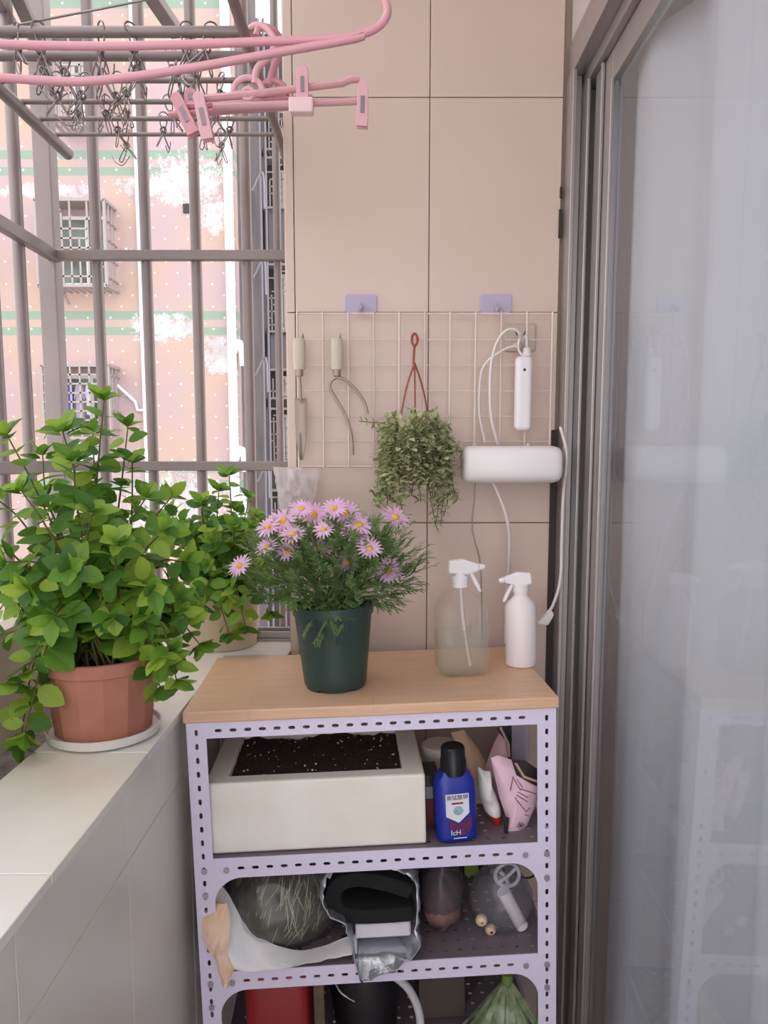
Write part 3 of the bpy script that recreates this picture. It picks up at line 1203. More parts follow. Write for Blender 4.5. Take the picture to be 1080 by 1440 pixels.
# daisies in the dark green pot
base = SZ(472, 963, 0.0)
t = on_shelf('daisy_plant', 'pink daisies in a dark green plastic pot standing on the wooden shelf top', 'potted plant', (base.x, base.y, 0.0005))
gpot = M('green_pot', (44, 66, 62), 0.42)
MB().lathe([(0.0525, 0.004), (0.0535, 0.006), (0.0545, 0.012), (0.0665, 0.128), (0.0695, 0.129), (0.0700, 0.146), (0.0675, 0.146), (0.0655, 0.132), (0.062, 0.118), (0.0, 0.118)], 48).build('pot', gpot, t, smooth=35)
b = MB()
for k in range(6):
    a0 = 2 * PI * k / 6 + 0.2
    pts = [(0.0505 * math.cos(a), 0.0505 * math.sin(a)) for a in [a0 + 0.75 * i / 6 for i in range(7)]]
    for i in range(6):
        (xa_, ya_), (xb_, yb_) = pts[i], pts[i + 1]
        vs = [(xa_, ya_, 0), (xb_, yb_, 0), (xb_ * 0.8, yb_ * 0.8, 0), (xa_ * 0.8, ya_ * 0.8, 0)]
        vs += [(x_, y_, 0.006) for (x_, y_, z_) in vs]
        b.add(vs, [(3, 2, 1, 0), (4, 5, 6, 7), (0, 1, 5, 4), (1, 2, 6, 5), (2, 3, 7, 6), (3, 0, 4, 7)])
b.build('pot_feet', gpot, t)
MB().lathe([(0.0, 0.1195), (0.061, 0.1195)], 24).build('soil', soil, t)
Mt = t.matrix_world.inverted()
fol, stm = MB(), MB()
rnd = random.Random(11)
daisies = [(440, 724, 26, 0.15), (398, 733, 24, -0.3), (378, 741, 20, -0.6), (412, 752, 20, 0.0), (470, 716, 20, 0.0), (486, 722, 22, 0.3), (505, 738, 22, 0.3), (500, 752, 22, 0.0), (470, 738, 15, 0.2),
           (556, 728, 23, 0.5), (424, 716, 18, -0.2), (455, 745, 16, 0.0), (338, 796, 19, -0.7), (546, 803, 22, 0.5), (405, 775, 20, -0.2), (520, 772, 19, 0.4), (450, 770, 18, 0.1), (488, 790, 18, 0.2), (375, 770, 18, -0.4)]
fpos = []
for (u, v, r, tw) in daisies:
    yl = YS + 0.03 + rnd.uniform(0.0, 0.06) + (0.02 if v < 740 else -0.01)
    fpos.append((Mt @ at(u, v, yl), r / 1040 * yl, tw, at(u, v, yl)))
root = Vector((0, 0, 0.115))
for (p, r, tw, wpos) in fpos:
    st = root + Vector((rnd.uniform(-0.03, 0.03), rnd.uniform(-0.03, 0.03), 0))
    mid = st.lerp(p, 0.5) + Vector((0, 0.0, 0.02)) + Vector((rnd.uniform(-0.01, 0.01), 0, 0))
    stm.tube(smooth_path([st, mid, p + Vector((0, 0.004, -0.004))], 5), 0.0012, 5)


def feather(p, d, L):
    """one finely divided grey-green leaf"""
    d = Vector(d).normalized()
    u_, s_ = frame_of(d)
    for k in range(5):
        q = p + d * (L * (0.25 + 0.17 * k))
        for sg in (-1, 1):
            dd = (d * 0.9 + s_ * sg * (0.9 - 0.12 * k) + u_ * rnd.uniform(-0.25, 0.25)).normalized()
            fol.leaf(q, dd, u_, L * rnd.uniform(0.3, 0.46), L * 0.11, 0.1, 0.1, 2)
    fol.leaf(p, d, u_, L, L * 0.10, 0.05, 0.1, 2)


cc = Vector((0, 0, 0.205))
for k in range(1150):
    while True:
        e = Vector((rnd.uniform(-1, 1), rnd.uniform(-1, 1), rnd.uniform(-1, 1)))
        if 0.25 < e.length < 1:
            break
    p = cc + Vector((e.x * 0.150, e.y * 0.085, e.z * 0.080))
    if p.z < 0.135 and Vector((p.x, p.y)).length < 0.075:
        p.z = 0.135
    d = Vector((e.x, e.y, 0.35 + 0.6 * e.z)) + Vector((rnd.uniform(-0.6, 0.6), rnd.uniform(-0.6, 0.6), rnd.uniform(-0.3, 0.7)))
    feather(p, d, rnd.uniform(0.022, 0.038))
for k in range(60):
    a = rnd.uniform(0, 2 * PI)
    e = Vector((math.cos(a) * rnd.uniform(0.05, 0.13), math.sin(a) * 0.06, 0.2 + rnd.uniform(-0.05, 0.05)))
    stm.tube(smooth_path([root + Vector((rnd.uniform(-0.04, 0.04), rnd.uniform(-0.04, 0.04), 0)), root.lerp(e, 0.5) + Vector((0, 0, 0.015)), e], 4), 0.0011, 4)
for (u, v) in ((455, 905), (470, 912), (462, 890), (485, 895), (440, 893)):
    p = Mt @ at(u, v - 22, base.y + YS - 0.078)
    for q in range(4):
        feather(p, (rnd.uniform(-0.6, 0.6), -0.25, -0.8), 0.026)
fol.build('foliage', M('daisy_leaf', (142, 168, 108), 0.6, rgb2=(100, 134, 74), scale=60, trans=0.3), t)
stm.build('stems', M('daisy_stem', (112, 128, 78), 0.6), t, smooth=80)
pet_a = M('petal_pink', (238, 182, 226), 0.55, rgb2=(246, 214, 238), scale=120, trans=0.3)
yel = M('daisy_centre', (226, 170, 60), 0.7)
for (p, r, tw, wp) in fpos:
    face = Vector((math.sin(tw) * 0.7, -0.75, 0.75)) + Vector((rnd.uniform(-0.25, 0.25), rnd.uniform(-0.2, 0.1), rnd.uniform(-0.1, 0.3)))
    face.normalize()
    u_, s_ = frame_of(face)
    b = MB()
    npet = 19
    for k in range(npet):
        a = 2 * PI * k / npet + rnd.uniform(-0.06, 0.06)
        d = u_ * math.cos(a) + s_ * math.sin(a) + face * rnd.uniform(0.12, 0.32)
        b.leaf(p + d * r * 0.16, d, face, r * rnd.uniform(0.8, 0.95), r * 0.21, 0.16, 0.15, 4)
    fl = b.build('flower', pet_a, t)
    c = MB()
    pr = [(r * 0.26 * math.cos(k * PI / 12), r * 0.14 * math.sin(k * PI / 12)) for k in range(7)]
    R = face.to_track_quat('Z', 'Y').to_matrix()
    m = MB().lathe(pr, 12)
    c.add([p + face * (r * 0.04) + R @ Vector(v_) for v_ in m.v], m.f)
    c.build('flower_centre', yel, fl, smooth=60)

# translucent spray bottle with pale green water
p = SZ(649, 946, 0.0)
t = on_shelf('spray_bottle', 'translucent square spray bottle of pale green water, nozzle pointing right', 'spray bottle', (p.x, p.y, 0.0005), rz=0.05)
hw = 0.0462
bodyp = [(0.0, 0.001), (hw - 0.012, 0.001), (hw - 0.004, 0.005), (hw, 0.013), (hw, 0.115), (hw - 0.003, 0.128), (hw - 0.016, 0.142), (0.018, 0.152), (0.013, 0.156), (0.013, 0.168)]
jug = glassy('jug_plastic', (251, 250, 249), 0.14, (242, 238, 234), 0.25)
MB().lathe(bodyp, 40, power=5, sy=0.8).build('bottle', jug, t, smooth=40)
MB().lathe([(0.0, 0.003), (hw - 0.014, 0.003), (hw - 0.006, 0.007), (hw - 0.0025, 0.014), (hw - 0.0025, 0.078), (0.0, 0.078)], 40, power=5, sy=0.78).build('water', glassy('green_water', (248, 250, 246), 0.16, (226, 232, 222), 0.1, 1.15), t, smooth=40)
MB().tube(smooth_path([(0, 0, 0.16), (0.004, 0.0, 0.10), (0.010, 0, 0.05), (0.016, 0, 0.012)], 5), 0.0025, 8).build('dip_tube', wpl, t, smooth=60)
MB().tube(smooth_path([(0.006, -0.030, 0.125), (0.006, -0.034, 0.085), (0.012, -0.034, 0.072), (0.022, -0.034, 0.072), (0.027, -0.034, 0.085), (0.027, -0.030, 0.125)], 5), 0.0022, 8).build('handle_rib', jug, t, smooth=60)
MB().lathe([(0.0, 0.158), (0.0145, 0.158), (0.0145, 0.176), (0.010, 0.179), (0.010, 0.186), (0.0, 0.186)], 24).build('cap', wpl, t, smooth=40)
hd = MB().prism([(-0.022, 0.184), (0.012, 0.180), (0.034, 0.186), (0.034, 0.198), (0.006, 0.208), (-0.020, 0.206)], -0.009, 0.009).build('spray_head', wpl, t, bevel=0.003, fix=True)
MB().tube([(0.034, 0, 0.192), (0.044, 0, 0.192)], [0.0065, 0.005], 12).build('nozzle', wpl, t, smooth=40)
MB().prism([(0.014, 0.186), (0.022, 0.184), (0.034, 0.160), (0.038, 0.148), (0.033, 0.148), (0.026, 0.160)], -0.005, 0.005).build('trigger', wpl, t, bevel=0.001, fix=True)

# white spray bottle
p = SZ(733, 935, 0.0)
t = on_shelf('spray_bottle', 'opaque white round spray bottle, nozzle pointing left, right end of the wooden top', 'spray bottle', (p.x, p.y, 0.0005), rz=-0.1)
r = 0.0285
MB().lathe([(0.0, 0.0), (r - 0.003, 0.0), (r, 0.003), (r, 0.110), (r - 0.004, 0.120), (0.014, 0.130), (0.0125, 0.134), (0.0125, 0.142)], 36).build('bottle', M('white_bottle', (238, 226, 228), 0.4), t, smooth=40)
MB().lathe([(0.0, 0.138), (0.0145, 0.138), (0.0145, 0.152), (0.009, 0.155), (0.0, 0.155)], 24).build('cap', wpl, t, smooth=40)
MB().prism([(0.020, 0.153), (-0.010, 0.150), (-0.030, 0.156), (-0.032, 0.166), (-0.006, 0.176), (0.018, 0.174)], -0.008, 0.008).build('spray_head', wpl, t, bevel=0.003, fix=True)
MB().tube([(-0.031, 0, 0.161), (-0.040, 0, 0.159)], [0.006, 0.0045], 12).build('nozzle', wpl, t, smooth=40)
MB().prism([(-0.012, 0.154), (-0.020, 0.152), (-0.031, 0.130), (-0.034, 0.120), (-0.030, 0.120), (-0.023, 0.132)], -0.004, 0.004).build('trigger', wpl, t, bevel=0.001, fix=True)

# cable from the white box down towards the top, and the white cable along the door jamb
tag(MB().tube(smooth_path([at(692, 676, YR - 0.05), at(700, 694, YR - 0.05), at(710, 720, YR - 0.05), at(716, 750, YR - 0.04), at(716, 790, YR - 0.02), at(712, 850, YW - 0.012), at(711, 905, YW - 0.012)], 6), 0.0034, 8).build('box_cable', cabw, smooth=60),
    'white cable curving down from the white wall box behind the bottles', 'cable')
tag(MB().tube(smooth_path([at(668, 676, YR - 0.03), at(667, 700, YR - 0.03), at(664, 740, YR - 0.02), at(668, 762, YR - 0.015), at(676, 800, YW - 0.010), at(678, 900, YW - 0.010)], 6), 0.0016, 6).build('thin_tube', glassy('clear_tube', (220, 210, 206), 0.4, (225, 215, 212), 0.2), smooth=60),
    'thin clear tube hanging from the left of the white wall box', 'tube')
t = thing('plug_cable', 'white cable dropping along the dark door jamb to a white plug', 'cable', at(770, 868, 1.45))
cpos = t.location.copy()
b = MB().tube([q - cpos for q in smooth_path([at(788, 600, 1.46), at(797, 640, 1.455), at(792, 700, 1.45), at(790, 760, 1.45), at(788, 815, 1.45), at(778, 850, 1.45), at(770, 862, 1.45)], 6)], 0.0032, 8)
b.build('cord', cabw, t, smooth=60)
MB().prism([(-0.020, -0.012), (0.000, -0.015), (0.012, 0.006), (0.008, 0.014), (-0.004, 0.006)], -0.008, 0.008).build('plug', wpl, t, bevel=0.002, fix=True)

# ------------------------------------------------------------------ hanging plant
YP = YR - 0.055
pc = at(583, 652, YP)
t = thing('hanging_plant', 'trailing small-leaved plant in a brown pot hanging from the middle of the wire grid', 'hanging plant', pc)
terra = M('brown_pot', (140, 86, 70), 0.55)
MB().lathe([(0.0, -0.040), (0.030, -0.040), (0.041, 0.026), (0.044, 0.026), (0.045, 0.038), (0.041, 0.038), (0.039, 0.024), (0.0, 0.026)], 32).build('pot', terra, t, smooth=35)
hk_top = at(583, 478, YR - 0.006) - pc
b = MB()
ring_c = hk_top + Vector((0, -0.004, 0))
b.tube([ring_c + Vector((0.0055 * math.cos(a), 0.004 * math.sin(a), 0.012 * math.sin(a))) for a in [2 * PI * k / 16 for k in range(16)]], 0.0026, 8, closed=True)
b.tube(smooth_path([ring_c + Vector((0, 0, -0.010)), ring_c + Vector((-0.002, -0.004, -0.04)), ring_c + Vector((0.0, -0.006, -0.06))], 4), 0.0022, 6)
for a in (0.5, 2.6, 4.7):
    b.tube(smooth_path([ring_c + Vector((0, -0.004, -0.045)), ring_c.lerp(Vector((0, 0, 0.04)), 0.5) + Vector((0.02 * math.cos(a), 0.02 * math.sin(a), 0)), Vector((0.043 * math.cos(a), 0.043 * math.sin(a), 0.034))], 5), 0.0018, 6)
b.build('pot_hanger', M('hanger_brown', (150, 78, 60), 0.5), t, smooth=60)
rnd = random.Random(23)
lf, st = MB(), MB()


def trail(pts, size=0.0165, gap=0.009):
    path = smooth_path(pts, 8)
    st.tube(path, 0.0010, 4)
    acc, k = 0.0, 0
    for i in range(1, len(path)):
        acc += (path[i] - path[i - 1]).length
        if acc > gap:
            acc = 0
            k += 1
            d = (path[i] - path[i - 1]).normalized()
            u_, s_ = frame_of(d)
            a = k * 1.57 + rnd.uniform(-0.5, 0.5)
            for sg in (0, PI):
                dd = u_ * math.cos(a + sg) + s_ * math.sin(a + sg) + d * 0.35
                lf.leaf(path[i], dd, -d + Vector((0, -0.4, 0.4)), size * rnd.uniform(0.8, 1.25), size * 0.62, 0.15, 0.15, 4)


for k in range(120):
    a = rnd.uniform(0, 2 * PI) if k % 2 else rnd.uniform(PI * 1.05, PI * 1.95)
    R = rnd.uniform(0.045, 0.085)
    e = Vector((math.cos(a) * R * 0.98, math.sin(a) * (0.040 if math.sin(a) > 0 else 0.075) - 0.006, rnd.uniform(-0.085, 0.055)))
    s0 = Vector((rnd.uniform(-0.03, 0.03), rnd.uniform(-0.02, 0.02), 0.03))
    up = s0.lerp(e, 0.45) + Vector((0, 0, rnd.uniform(0.02, 0.055)))
    up = Vector((up.x * 1.25, up.y * 1.5, max(up.z, 0.035)))
    trail([s0, up, e])
for k in range(20):
    a = rnd.uniform(0, 2 * PI)
    s0 = Vector((rnd.uniform(-0.03, 0.03), rnd.uniform(-0.02, 0.02), 0.03))
    trail([s0, s0 + Vector((math.cos(a) * 0.02, -0.01, 0.035)), s0 + Vector((math.cos(a) * 0.045, -0.015 + 0.02 * math.sin(a), 0.045 + rnd.uniform(-0.02, 0.03)))])
Q = lambda u, v, dy=0.0: at(u, v, YP + dy) - pc
for pts in ([Q(560, 640), Q(545, 660), Q(536, 690), Q(528, 698), Q(522, 688)], [Q(570, 650, -0.04), Q(562, 690, -0.04), Q(565, 715, -0.04), Q(580, 735, -0.04)], [Q(560, 670, -0.03), Q(552, 700, -0.03), Q(566, 712, -0.03)],
            [Q(600, 650, -0.03), Q(614, 680, -0.03), Q(616, 715, -0.03), Q(612, 740, -0.03)], [Q(610, 650, -0.01), Q(624, 680, -0.01), Q(622, 710, -0.01), Q(620, 738, -0.01)], [Q(598, 660, -0.04), Q(606, 700, -0.04), Q(612, 735, -0.04), Q(618, 750, -0.04)],
            [Q(605, 640, 0.0), Q(628, 665, 0.0), Q(630, 700, 0.0), Q(624, 725, 0.0)], [Q(585, 670, -0.045), Q(590, 690, -0.045), Q(592, 706, -0.045)], [Q(555, 610, 0), Q(540, 596, 0), Q(522, 594, 0.0), Q(505, 592, 0)], [Q(610, 630), Q(640, 625), Q(652, 640), Q(654, 655)],
            [Q(570, 610, 0), Q(560, 590, -0.01), Q(545, 588, -0.01)], [Q(608, 610), Q(612, 590), Q(608, 575)]):
    trail(pts, 0.0135, 0.010)
lf.build('foliage', M('trailing_leaf', (204, 206, 164), 0.5, rgb2=(150, 158, 112), scale=55, trans=0.2), t)
st.build('stems', M('trailing_stem', (112, 112, 72), 0.6), t, smooth=80)

# ------------------------------------------------------------------ plants on the ledge
def leaf_mat(name, c1, c2, c3, trans):
    t = NT(name)
    g = t.n('ShaderNodeNewGeometry').outputs['Random Per Island']
    c = t.mix(t.step(g, 0.0, 0.5), lin(c1), lin(c2))
    c = t.mix(t.step(g, 0.5, 1.0), c, lin(c3))
    p = t.principled(c, 0.5)
    tr = t.n('ShaderNodeBsdfTranslucent')
    t.put(tr.inputs[0], c)
    mx = t.n('ShaderNodeMixShader')
    mx.inputs[0].default_value = trans
    t.link(p.outputs[0], mx.inputs[1])
    t.link(tr.outputs[0], mx.inputs[2])
    return t.done(mx.outputs[0])


mint_leaf = leaf_mat('mint_leaf', (70, 112, 44), (112, 158, 52), (166, 192, 74), 0.45)
mint_stem = M('mint_stem', (96, 84, 44), 0.6)


def mint(parent, base, ends, seed, leaf0=0.050, extra=40, rad=0.06, gap=0.03, ext=((-0.12, 0.12), (-0.08, 0.08), (0.03, 0.2))):
    rnd = random.Random(seed)
    L, S = MB(), MB()

    def sprig(pts, l0, nd, r0=0.0022, start=0.25):
        path = smooth_path(pts, 10)
        n = len(path)
        S.tube(path, [r0 * (1 - 0.6 * i / n) for i in range(n)], 5)
        tot = sum((path[i] - path[i - 1]).length for i in range(1, n))
        acc, k, run = 0.0, rnd.choice((0, 1)), 0.0
        for i in range(1, n):
            step = (path[i] - path[i - 1]).length
            run += step
            acc += step
            fr = run / tot
            if fr > start and acc > nd * (1.15 - 0.5 * fr):
                acc = 0
                k += 1
                d = (path[i] - path[i - 1]).normalized()
                u_, s_ = frame_of(d)
                a = k * PI / 2 + rnd.uniform(-0.4, 0.4)
                size = l0 * (1.0 - 0.48 * fr ** 2) * rnd.uniform(0.75, 1.15)
                for sg in (0, PI):
                    dd = u_ * math.cos(a + sg) + s_ * math.sin(a + sg) + d * rnd.uniform(0.1, 0.6) + Vector((0, 0, rnd.uniform(-0.15, 0.15)))
                    L.leaf(path[i] + dd.normalized() * 0.004, dd, Vector((rnd.uniform(-0.5, 0.5), rnd.uniform(-1.3, 0.3), 0.8)) + d * 0.3, size, size * rnd.uniform(0.62, 0.76), rnd.uniform(0.0, 0.3), rnd.uniform(0.05, 0.25), 10, 0.05)
        d = (path[-1] - path[-2]).normalized()
        u_, s_ = frame_of(d)
        for k in range(6):
            a = k * PI / 3
            dd = u_ * math.cos(a) + s_ * math.sin(a) + d * (0.5 + 0.5 * (k % 2))
            L.leaf(path[-1], dd, d + Vector((0, -0.5, 0)), l0 * 0.62 * rnd.uniform(0.6, 1.1), l0 * 0.38, 0.1, 0.25, 8, 0.05)

    for (e, bend) in ends:
        s0 = base + Vector((rnd.uniform(-1, 1), rnd.uniform(-1, 1), 0)) * rad * 0.7
        m1 = s0.lerp(e, 0.35) + Vector((0, 0, bend)) + Vector((rnd.uniform(-0.012, 0.012), rnd.uniform(-0.012, 0.012), 0))
        m2 = s0.lerp(e, 0.72) + Vector((0, 0, bend * 0.8)) + Vector((rnd.uniform(-0.01, 0.01), rnd.uniform(-0.01, 0.01), 0))
        sprig([s0, m1, m2, e], leaf0, gap)
    for k in range(extra):
        a = rnd.uniform(0, 2 * PI)
        q = rnd.uniform(0.4, 1) ** 0.6
        e = base + Vector((rnd.uniform(*ext[0]), rnd.uniform(*ext[1]), rnd.uniform(*ext[2])))
        s0 = base + Vector((rnd.uniform(-1, 1), rnd.uniform(-1, 1), 0)) * rad * 0.6
        m1 = s0.lerp(e, 0.5) + Vector((0, 0, 0.03))
        sprig([s0, m1, e], leaf0 * rnd.uniform(0.75, 1.0), gap, 0.0018)
    L.build('foliage', mint_leaf, parent)
    S.build('stems', mint_stem, parent, smooth=80)


PX, PY = -0.413, 1.055
t = thing('mint_plant', 'large mint plant in a faceted terracotta pot on a white saucer, on the ledge', 'potted plant', (PX, PY, ZL + 0.0115))
tpot = M('terracotta', (186, 124, 104), 0.75, rgb2=(168, 106, 90), scale=14, bump=0.15)
prof = [(0.0, 0.0), (0.068, 0.0), (0.0715, 0.03), (0.0775, 0.092), (0.0795, 0.0925), (0.0815, 0.094), (0.0828, 0.112), (0.0785, 0.113), (0.0745, 0.096), (0.0, 0.096)]
MB().lathe(prof[:4], 14, phase=0.15).lathe(prof[3:], 42, phase=0.15).build('pot', tpot, t, smooth=22)
MB().lathe([(0.0, 0.097), (0.0745, 0.097)], 24).build('soil', soil, t)
base = Vector((0, 0, 0.097))
W2L = Vector((PX, PY, ZL + 0.0115))
E = lambda u, v, y: at(u, v, y) - W2L
ends = [(E(146, 563, 1.06), 0.02), (E(88, 606, 1.00), 0.02), (E(10, 612, 1.02), 0.03), (E(103, 648, 0.98), 0.02), (E(30, 690, 0.96), 0.03), (E(186, 650, 1.10), 0.02), (E(205, 700, 1.02), 0.03), (E(232, 745, 0.98), 0.03),
        (E(60, 700, 1.08), 0.03), (E(-20, 690, 1.05), 0.03), (E(-30, 760, 1.0), 0.05), (E(130, 720, 0.96), 0.02), (E(165, 760, 0.94), 0.03), (E(10, 790, 0.95), 0.05), (E(260, 790, 1.04), 0.05), (E(40, 830, 0.93), 0.06),
        (E(100, 800, 0.92), 0.04), (E(215, 830, 0.95), 0.05), (E(250, 860, 1.0), 0.06), (E(-10, 870, 0.97), 0.07), (E(180, 600, 1.14), 0.02), (E(60, 640, 1.12), 0.02), (E(35, 1030, 0.95), 0.11), (E(30, 960, 0.96), 0.10), (E(75, 870, 0.93), 0.05), (E(28, 1045, 0.98), 0.12),
        (E(248, 955, 0.97), 0.10), (E(225, 925, 0.96), 0.08), (E(280, 905, 1.03), 0.08), (E(160, 870, 0.95), 0.05), (E(225, 965, 1.0), 0.09), (E(240, 700, 1.13), 0.03), (E(130, 610, 1.1), 0.02)]
mint(t, base, ends, 3, 0.054, 32, 0.06, 0.027, ((-0.14, 0.14), (-0.09, 0.08), (0.02, 0.15)))
o = MB().lathe([(0.0, 0.0), (0.070, 0.0), (0.0785, 0.004), (0.0815, 0.017), (0.0790, 0.017), (0.0765, 0.010), (0.0, 0.010)], 40).build('saucer', M('white_saucer', (222, 216, 212), 0.4), smooth=35)
o.location = (PX, PY, ZL + 0.0005)
tag(o, 'white plastic saucer under the terracotta pot on the ledge', 'saucer')

PX2, PY2 = -0.358, 1.585
t = thing('leafy_plant', 'smaller yellow-green mint in a beige pot on the far corner of the ledge', 'potted plant', (PX2, PY2, ZL + 0.001))
MB().lathe([(0.0, 0.0), (0.079, 0.0), (0.085, 0.10), (0.090, 0.101), (0.091, 0.112), (0.086, 0.112), (0.082, 0.098), (0.0, 0.098)], 40).build('pot', M('beige_pot', (214, 194, 166), 0.6), t, smooth=35)
MB().lathe([(0.0, 0.099), (0.080, 0.099)], 24).build('soil', soil, t)
W2L = Vector((PX2, PY2, ZL + 0.001))
ends = [(E(322, 668, 1.60), 0.02), (E(284, 706, 1.56), 0.02), (E(308, 690, 1.58), 0.02), (E(238, 722, 1.55), 0.03), (E(350, 700, 1.62), 0.02), (E(374, 742, 1.58), 0.03), (E(395, 770, 1.55), 0.04), (E(262, 745, 1.52), 0.03),
        (E(330, 740, 1.5), 0.03), (E(300, 760, 1.5), 0.03), (E(220, 770, 1.53), 0.05), (E(360, 800, 1.5), 0.04), (E(250, 800, 1.5), 0.04), (E(400, 830, 1.52), 0.06), (E(345, 880, 1.45), 0.09), (E(285, 850, 1.46), 0.05), (E(320, 840, 1.46), 0.05), (E(322, 890, 1.46), 0.08), (E(380, 860, 1.48), 0.07)]
mint(t, Vector((0, 0, 0.10)), ends, 5, 0.052, 24, 0.06, 0.028, ((-0.12, 0.10), (-0.09, 0.06), (0.03, 0.22)))

# ------------------------------------------------------------------ first tier
foam = M('styrofoam', (240, 234, 228), 0.75, rgb2=(234, 224, 212), scale=9, bump=0.08)
a, c = SL(292, 1200, 0.012), SL(600, 1188, 0.012)
bw = c.x - a.x
t = on_shelf('styrofoam_box', 'white styrofoam box of dark potting soil on the first shelf', 'box', ((a.x + c.x) / 2, 0.135, T1 + 0.0006), rz=0.0)
hx, hy, bh = bw / 2, 0.122, 0.121
ix, iy = hx - 0.036, hy - 0.030
ring, rf = plate([(-hx, -hy), (hx, -hy), (hx, hy), (-hx, hy)], [[(-ix, -iy), (ix, -iy), (ix, iy), (-ix, iy)]], bh)
b = MB().add([(q.x, q.y, q.z + bh / 2) for q in ring], rf)
b.mm((-ix - 0.002, -iy - 0.002, 0.004), (ix + 0.002, iy + 0.002, 0.02))
b.build('box_body', foam, t, bevel=0.004, fix=True)
b = MB()
vs, fs = [], []
n1, n2 = 40, 26
for j in range(n2 + 1):
    for i in range(n1 + 1):
        x, y = -ix + 2 * ix * i / n1, -iy + 2 * iy * j / n2
        vs.append((x, y, bh - 0.010 + 0.006 * noise.noise(Vector((x * 60, y * 60, 0))) + 0.006 * noise.noise(Vector((x * 14, y * 14, 4)))))
for j in range(n2):
    for i in range(n1):
        a_ = j * (n1 + 1) + i
        fs.append((a_, a_ + 1, a_ + n1 + 2, a_ + n1 + 1))
b.add(vs, fs)
b.build('soil', soil, t, smooth=60)
b = MB()
rnd = random.Random(4)
for k in range(70):
    x, y = rnd.uniform(-ix, ix) * 0.95, rnd.uniform(-iy, iy) * 0.95
    r = rnd.uniform(0.0008, 0.0021)
    z = bh - 0.010 + 0.006 * noise.noise(Vector((x * 60, y * 60, 0))) + 0.006 * noise.noise(Vector((x * 14, y * 14, 4)))
    b.blob((x, y, z + r * 0.5), (r, r, r * 0.8), 0.3, 2, k, 6, 4)
tag(b.build('perlite', M('perlite_white', (236, 230, 222), 0.8), t), kind='stuff')

# dark blue bottle with a printed label
p = SZ(641, 1176, T1)
t = on_shelf('blue_bottle', 'dark blue bottle with a black cap and white label, beside the styrofoam box', 'bottle', (p.x, 0.034, T1 + 0.0006), rz=0.06, ry=-0.02)
blue = M('blue_plastic', (26, 42, 150), 0.28)
blk = M('black_plastic', (20, 20, 24), 0.35)
hw = 0.0345
MB().lathe([(0.0, 0.0), (hw - 0.006, 0.0), (hw - 0.001, 0.004), (hw, 0.010), (hw, 0.096), (hw - 0.003, 0.106), (hw - 0.010, 0.115), (0.022, 0.119), (0.019, 0.122)], 40, power=4.5, sy=0.72).build('bottle', blue, t, smooth=40)
MB().lathe([(0.0, 0.113), (0.0225, 0.113), (0.022, 0.136), (0.0205, 0.139), (0.020, 0.157), (0.0175, 0.160), (0.0, 0.160)], 30).build('cap', blk, t, smooth=35)
yf = -hw * 0.72 - 0.0006
lw = M('label_white', (226, 224, 236), 0.5)
pol = [(-0.0195, 0.086), (0.0195, 0.086), (0.0195, 0.052), (0.0015, 0.036), (-0.0195, 0.048)]
MB().prism(pol, yf, yf + 0.001).build('label', lw, t, fix=True)
FR = Matrix.Rotation(PI / 2, 4, 'X')
def put(x, y, z):
    return Matrix.Translation((x, y, z)) @ FR
lettering('高锰酸钾', 0.0092, M('ink_dark', (52, 40, 60), 0.6), t, 'lettering', put(0.0, yf - 0.0003, 0.0795))
bn = MB().prism([(q[0], q[1]) for q in slot(0.0, 0.070, 0.020, 0.0032)], yf - 0.0004, yf + 0.0002).build('banner', M('label_red', (160, 40, 60), 0.5), t, fix=True)
MB().lathe([(0.0105 * math.cos(k * PI / 12), 0.0105 * math.sin(k * PI / 12)) for k in range(7)], 20).build('picture', M('label_globe', (168, 196, 210), 0.4, rgb2=(110, 150, 170), scale=180), t, smooth=60)
g = t.children[-1]
g.location = (0.001, yf + 0.0005, 0.057)
g.rotation_euler = (PI / 2, 0, 0)
g.scale = (0.9, 0.8, 0.12)
splash = MB().prism([(-0.016, 0.044), (0.002, 0.033), (0.021, 0.048), (0.024, 0.030), (0.018, 0.016), (-0.002, 0.014), (-0.014, 0.024)], yf + 0.0002, yf + 0.0008).build('splash_print', M('splash_red', (120, 24, 66), 0.5, rgb2=(50, 30, 110), scale=160), t, fix=True)
lettering('IcH', 0.0125, lw, t, 'lettering', put(-0.004, yf - 0.0003, 0.019))
MB().mm((-0.008, yf - 0.0002, 0.0085), (0.014, yf + 0.0004, 0.0100)).build('small_print', lw, t)

# stacked white tub behind the bottle
p = SL(622, 1066, 0.17)
t = on_shelf('plastic_tub', 'cream round tub with a flat lid standing behind the blue bottle', 'tub', (p.x, 0.185, T1 + 0.0006))
cream = M('cream_plastic', (220, 206, 190), 0.5)
MB().lathe([(0.0, 0), (0.028, 0), (0.034, 0.07), (0.035, 0.088), (0.0, 0.088)], 32).build('tub', cream, t, smooth=35)
MB().lathe([(0.0, 0.088), (0.037, 0.088), (0.038, 0.092), (0.037, 0.099), (0.034, 0.102), (0.0, 0.102)], 32).build('lid', M('lid_white', (226, 216, 206), 0.45), t, smooth=35)
p = SL(603, 1140, 0.10)
t = on_shelf('small_carton', 'narrow dark carton with a red base squeezed between foam box and blue bottle', 'carton', (p.x + 0.004, 0.100, T1 + 0.0006))
MB().mm((-0.012, -0.03, 0), (0.012, 0.03, 0.05)).build('base_print', M('carton_red', (110, 30, 34), 0.5), t, bevel=0.001)
MB().mm((-0.012, -0.03, 0.05), (0.012, 0.03, 0.072)).build('band', M('carton_grey', (150, 146, 150), 0.5), t, bevel=0.001)
MB().mm((-0.012, -0.03, 0.072), (0.012, 0.03, 0.092)).build('top_print', blk, t, bevel=0.001)


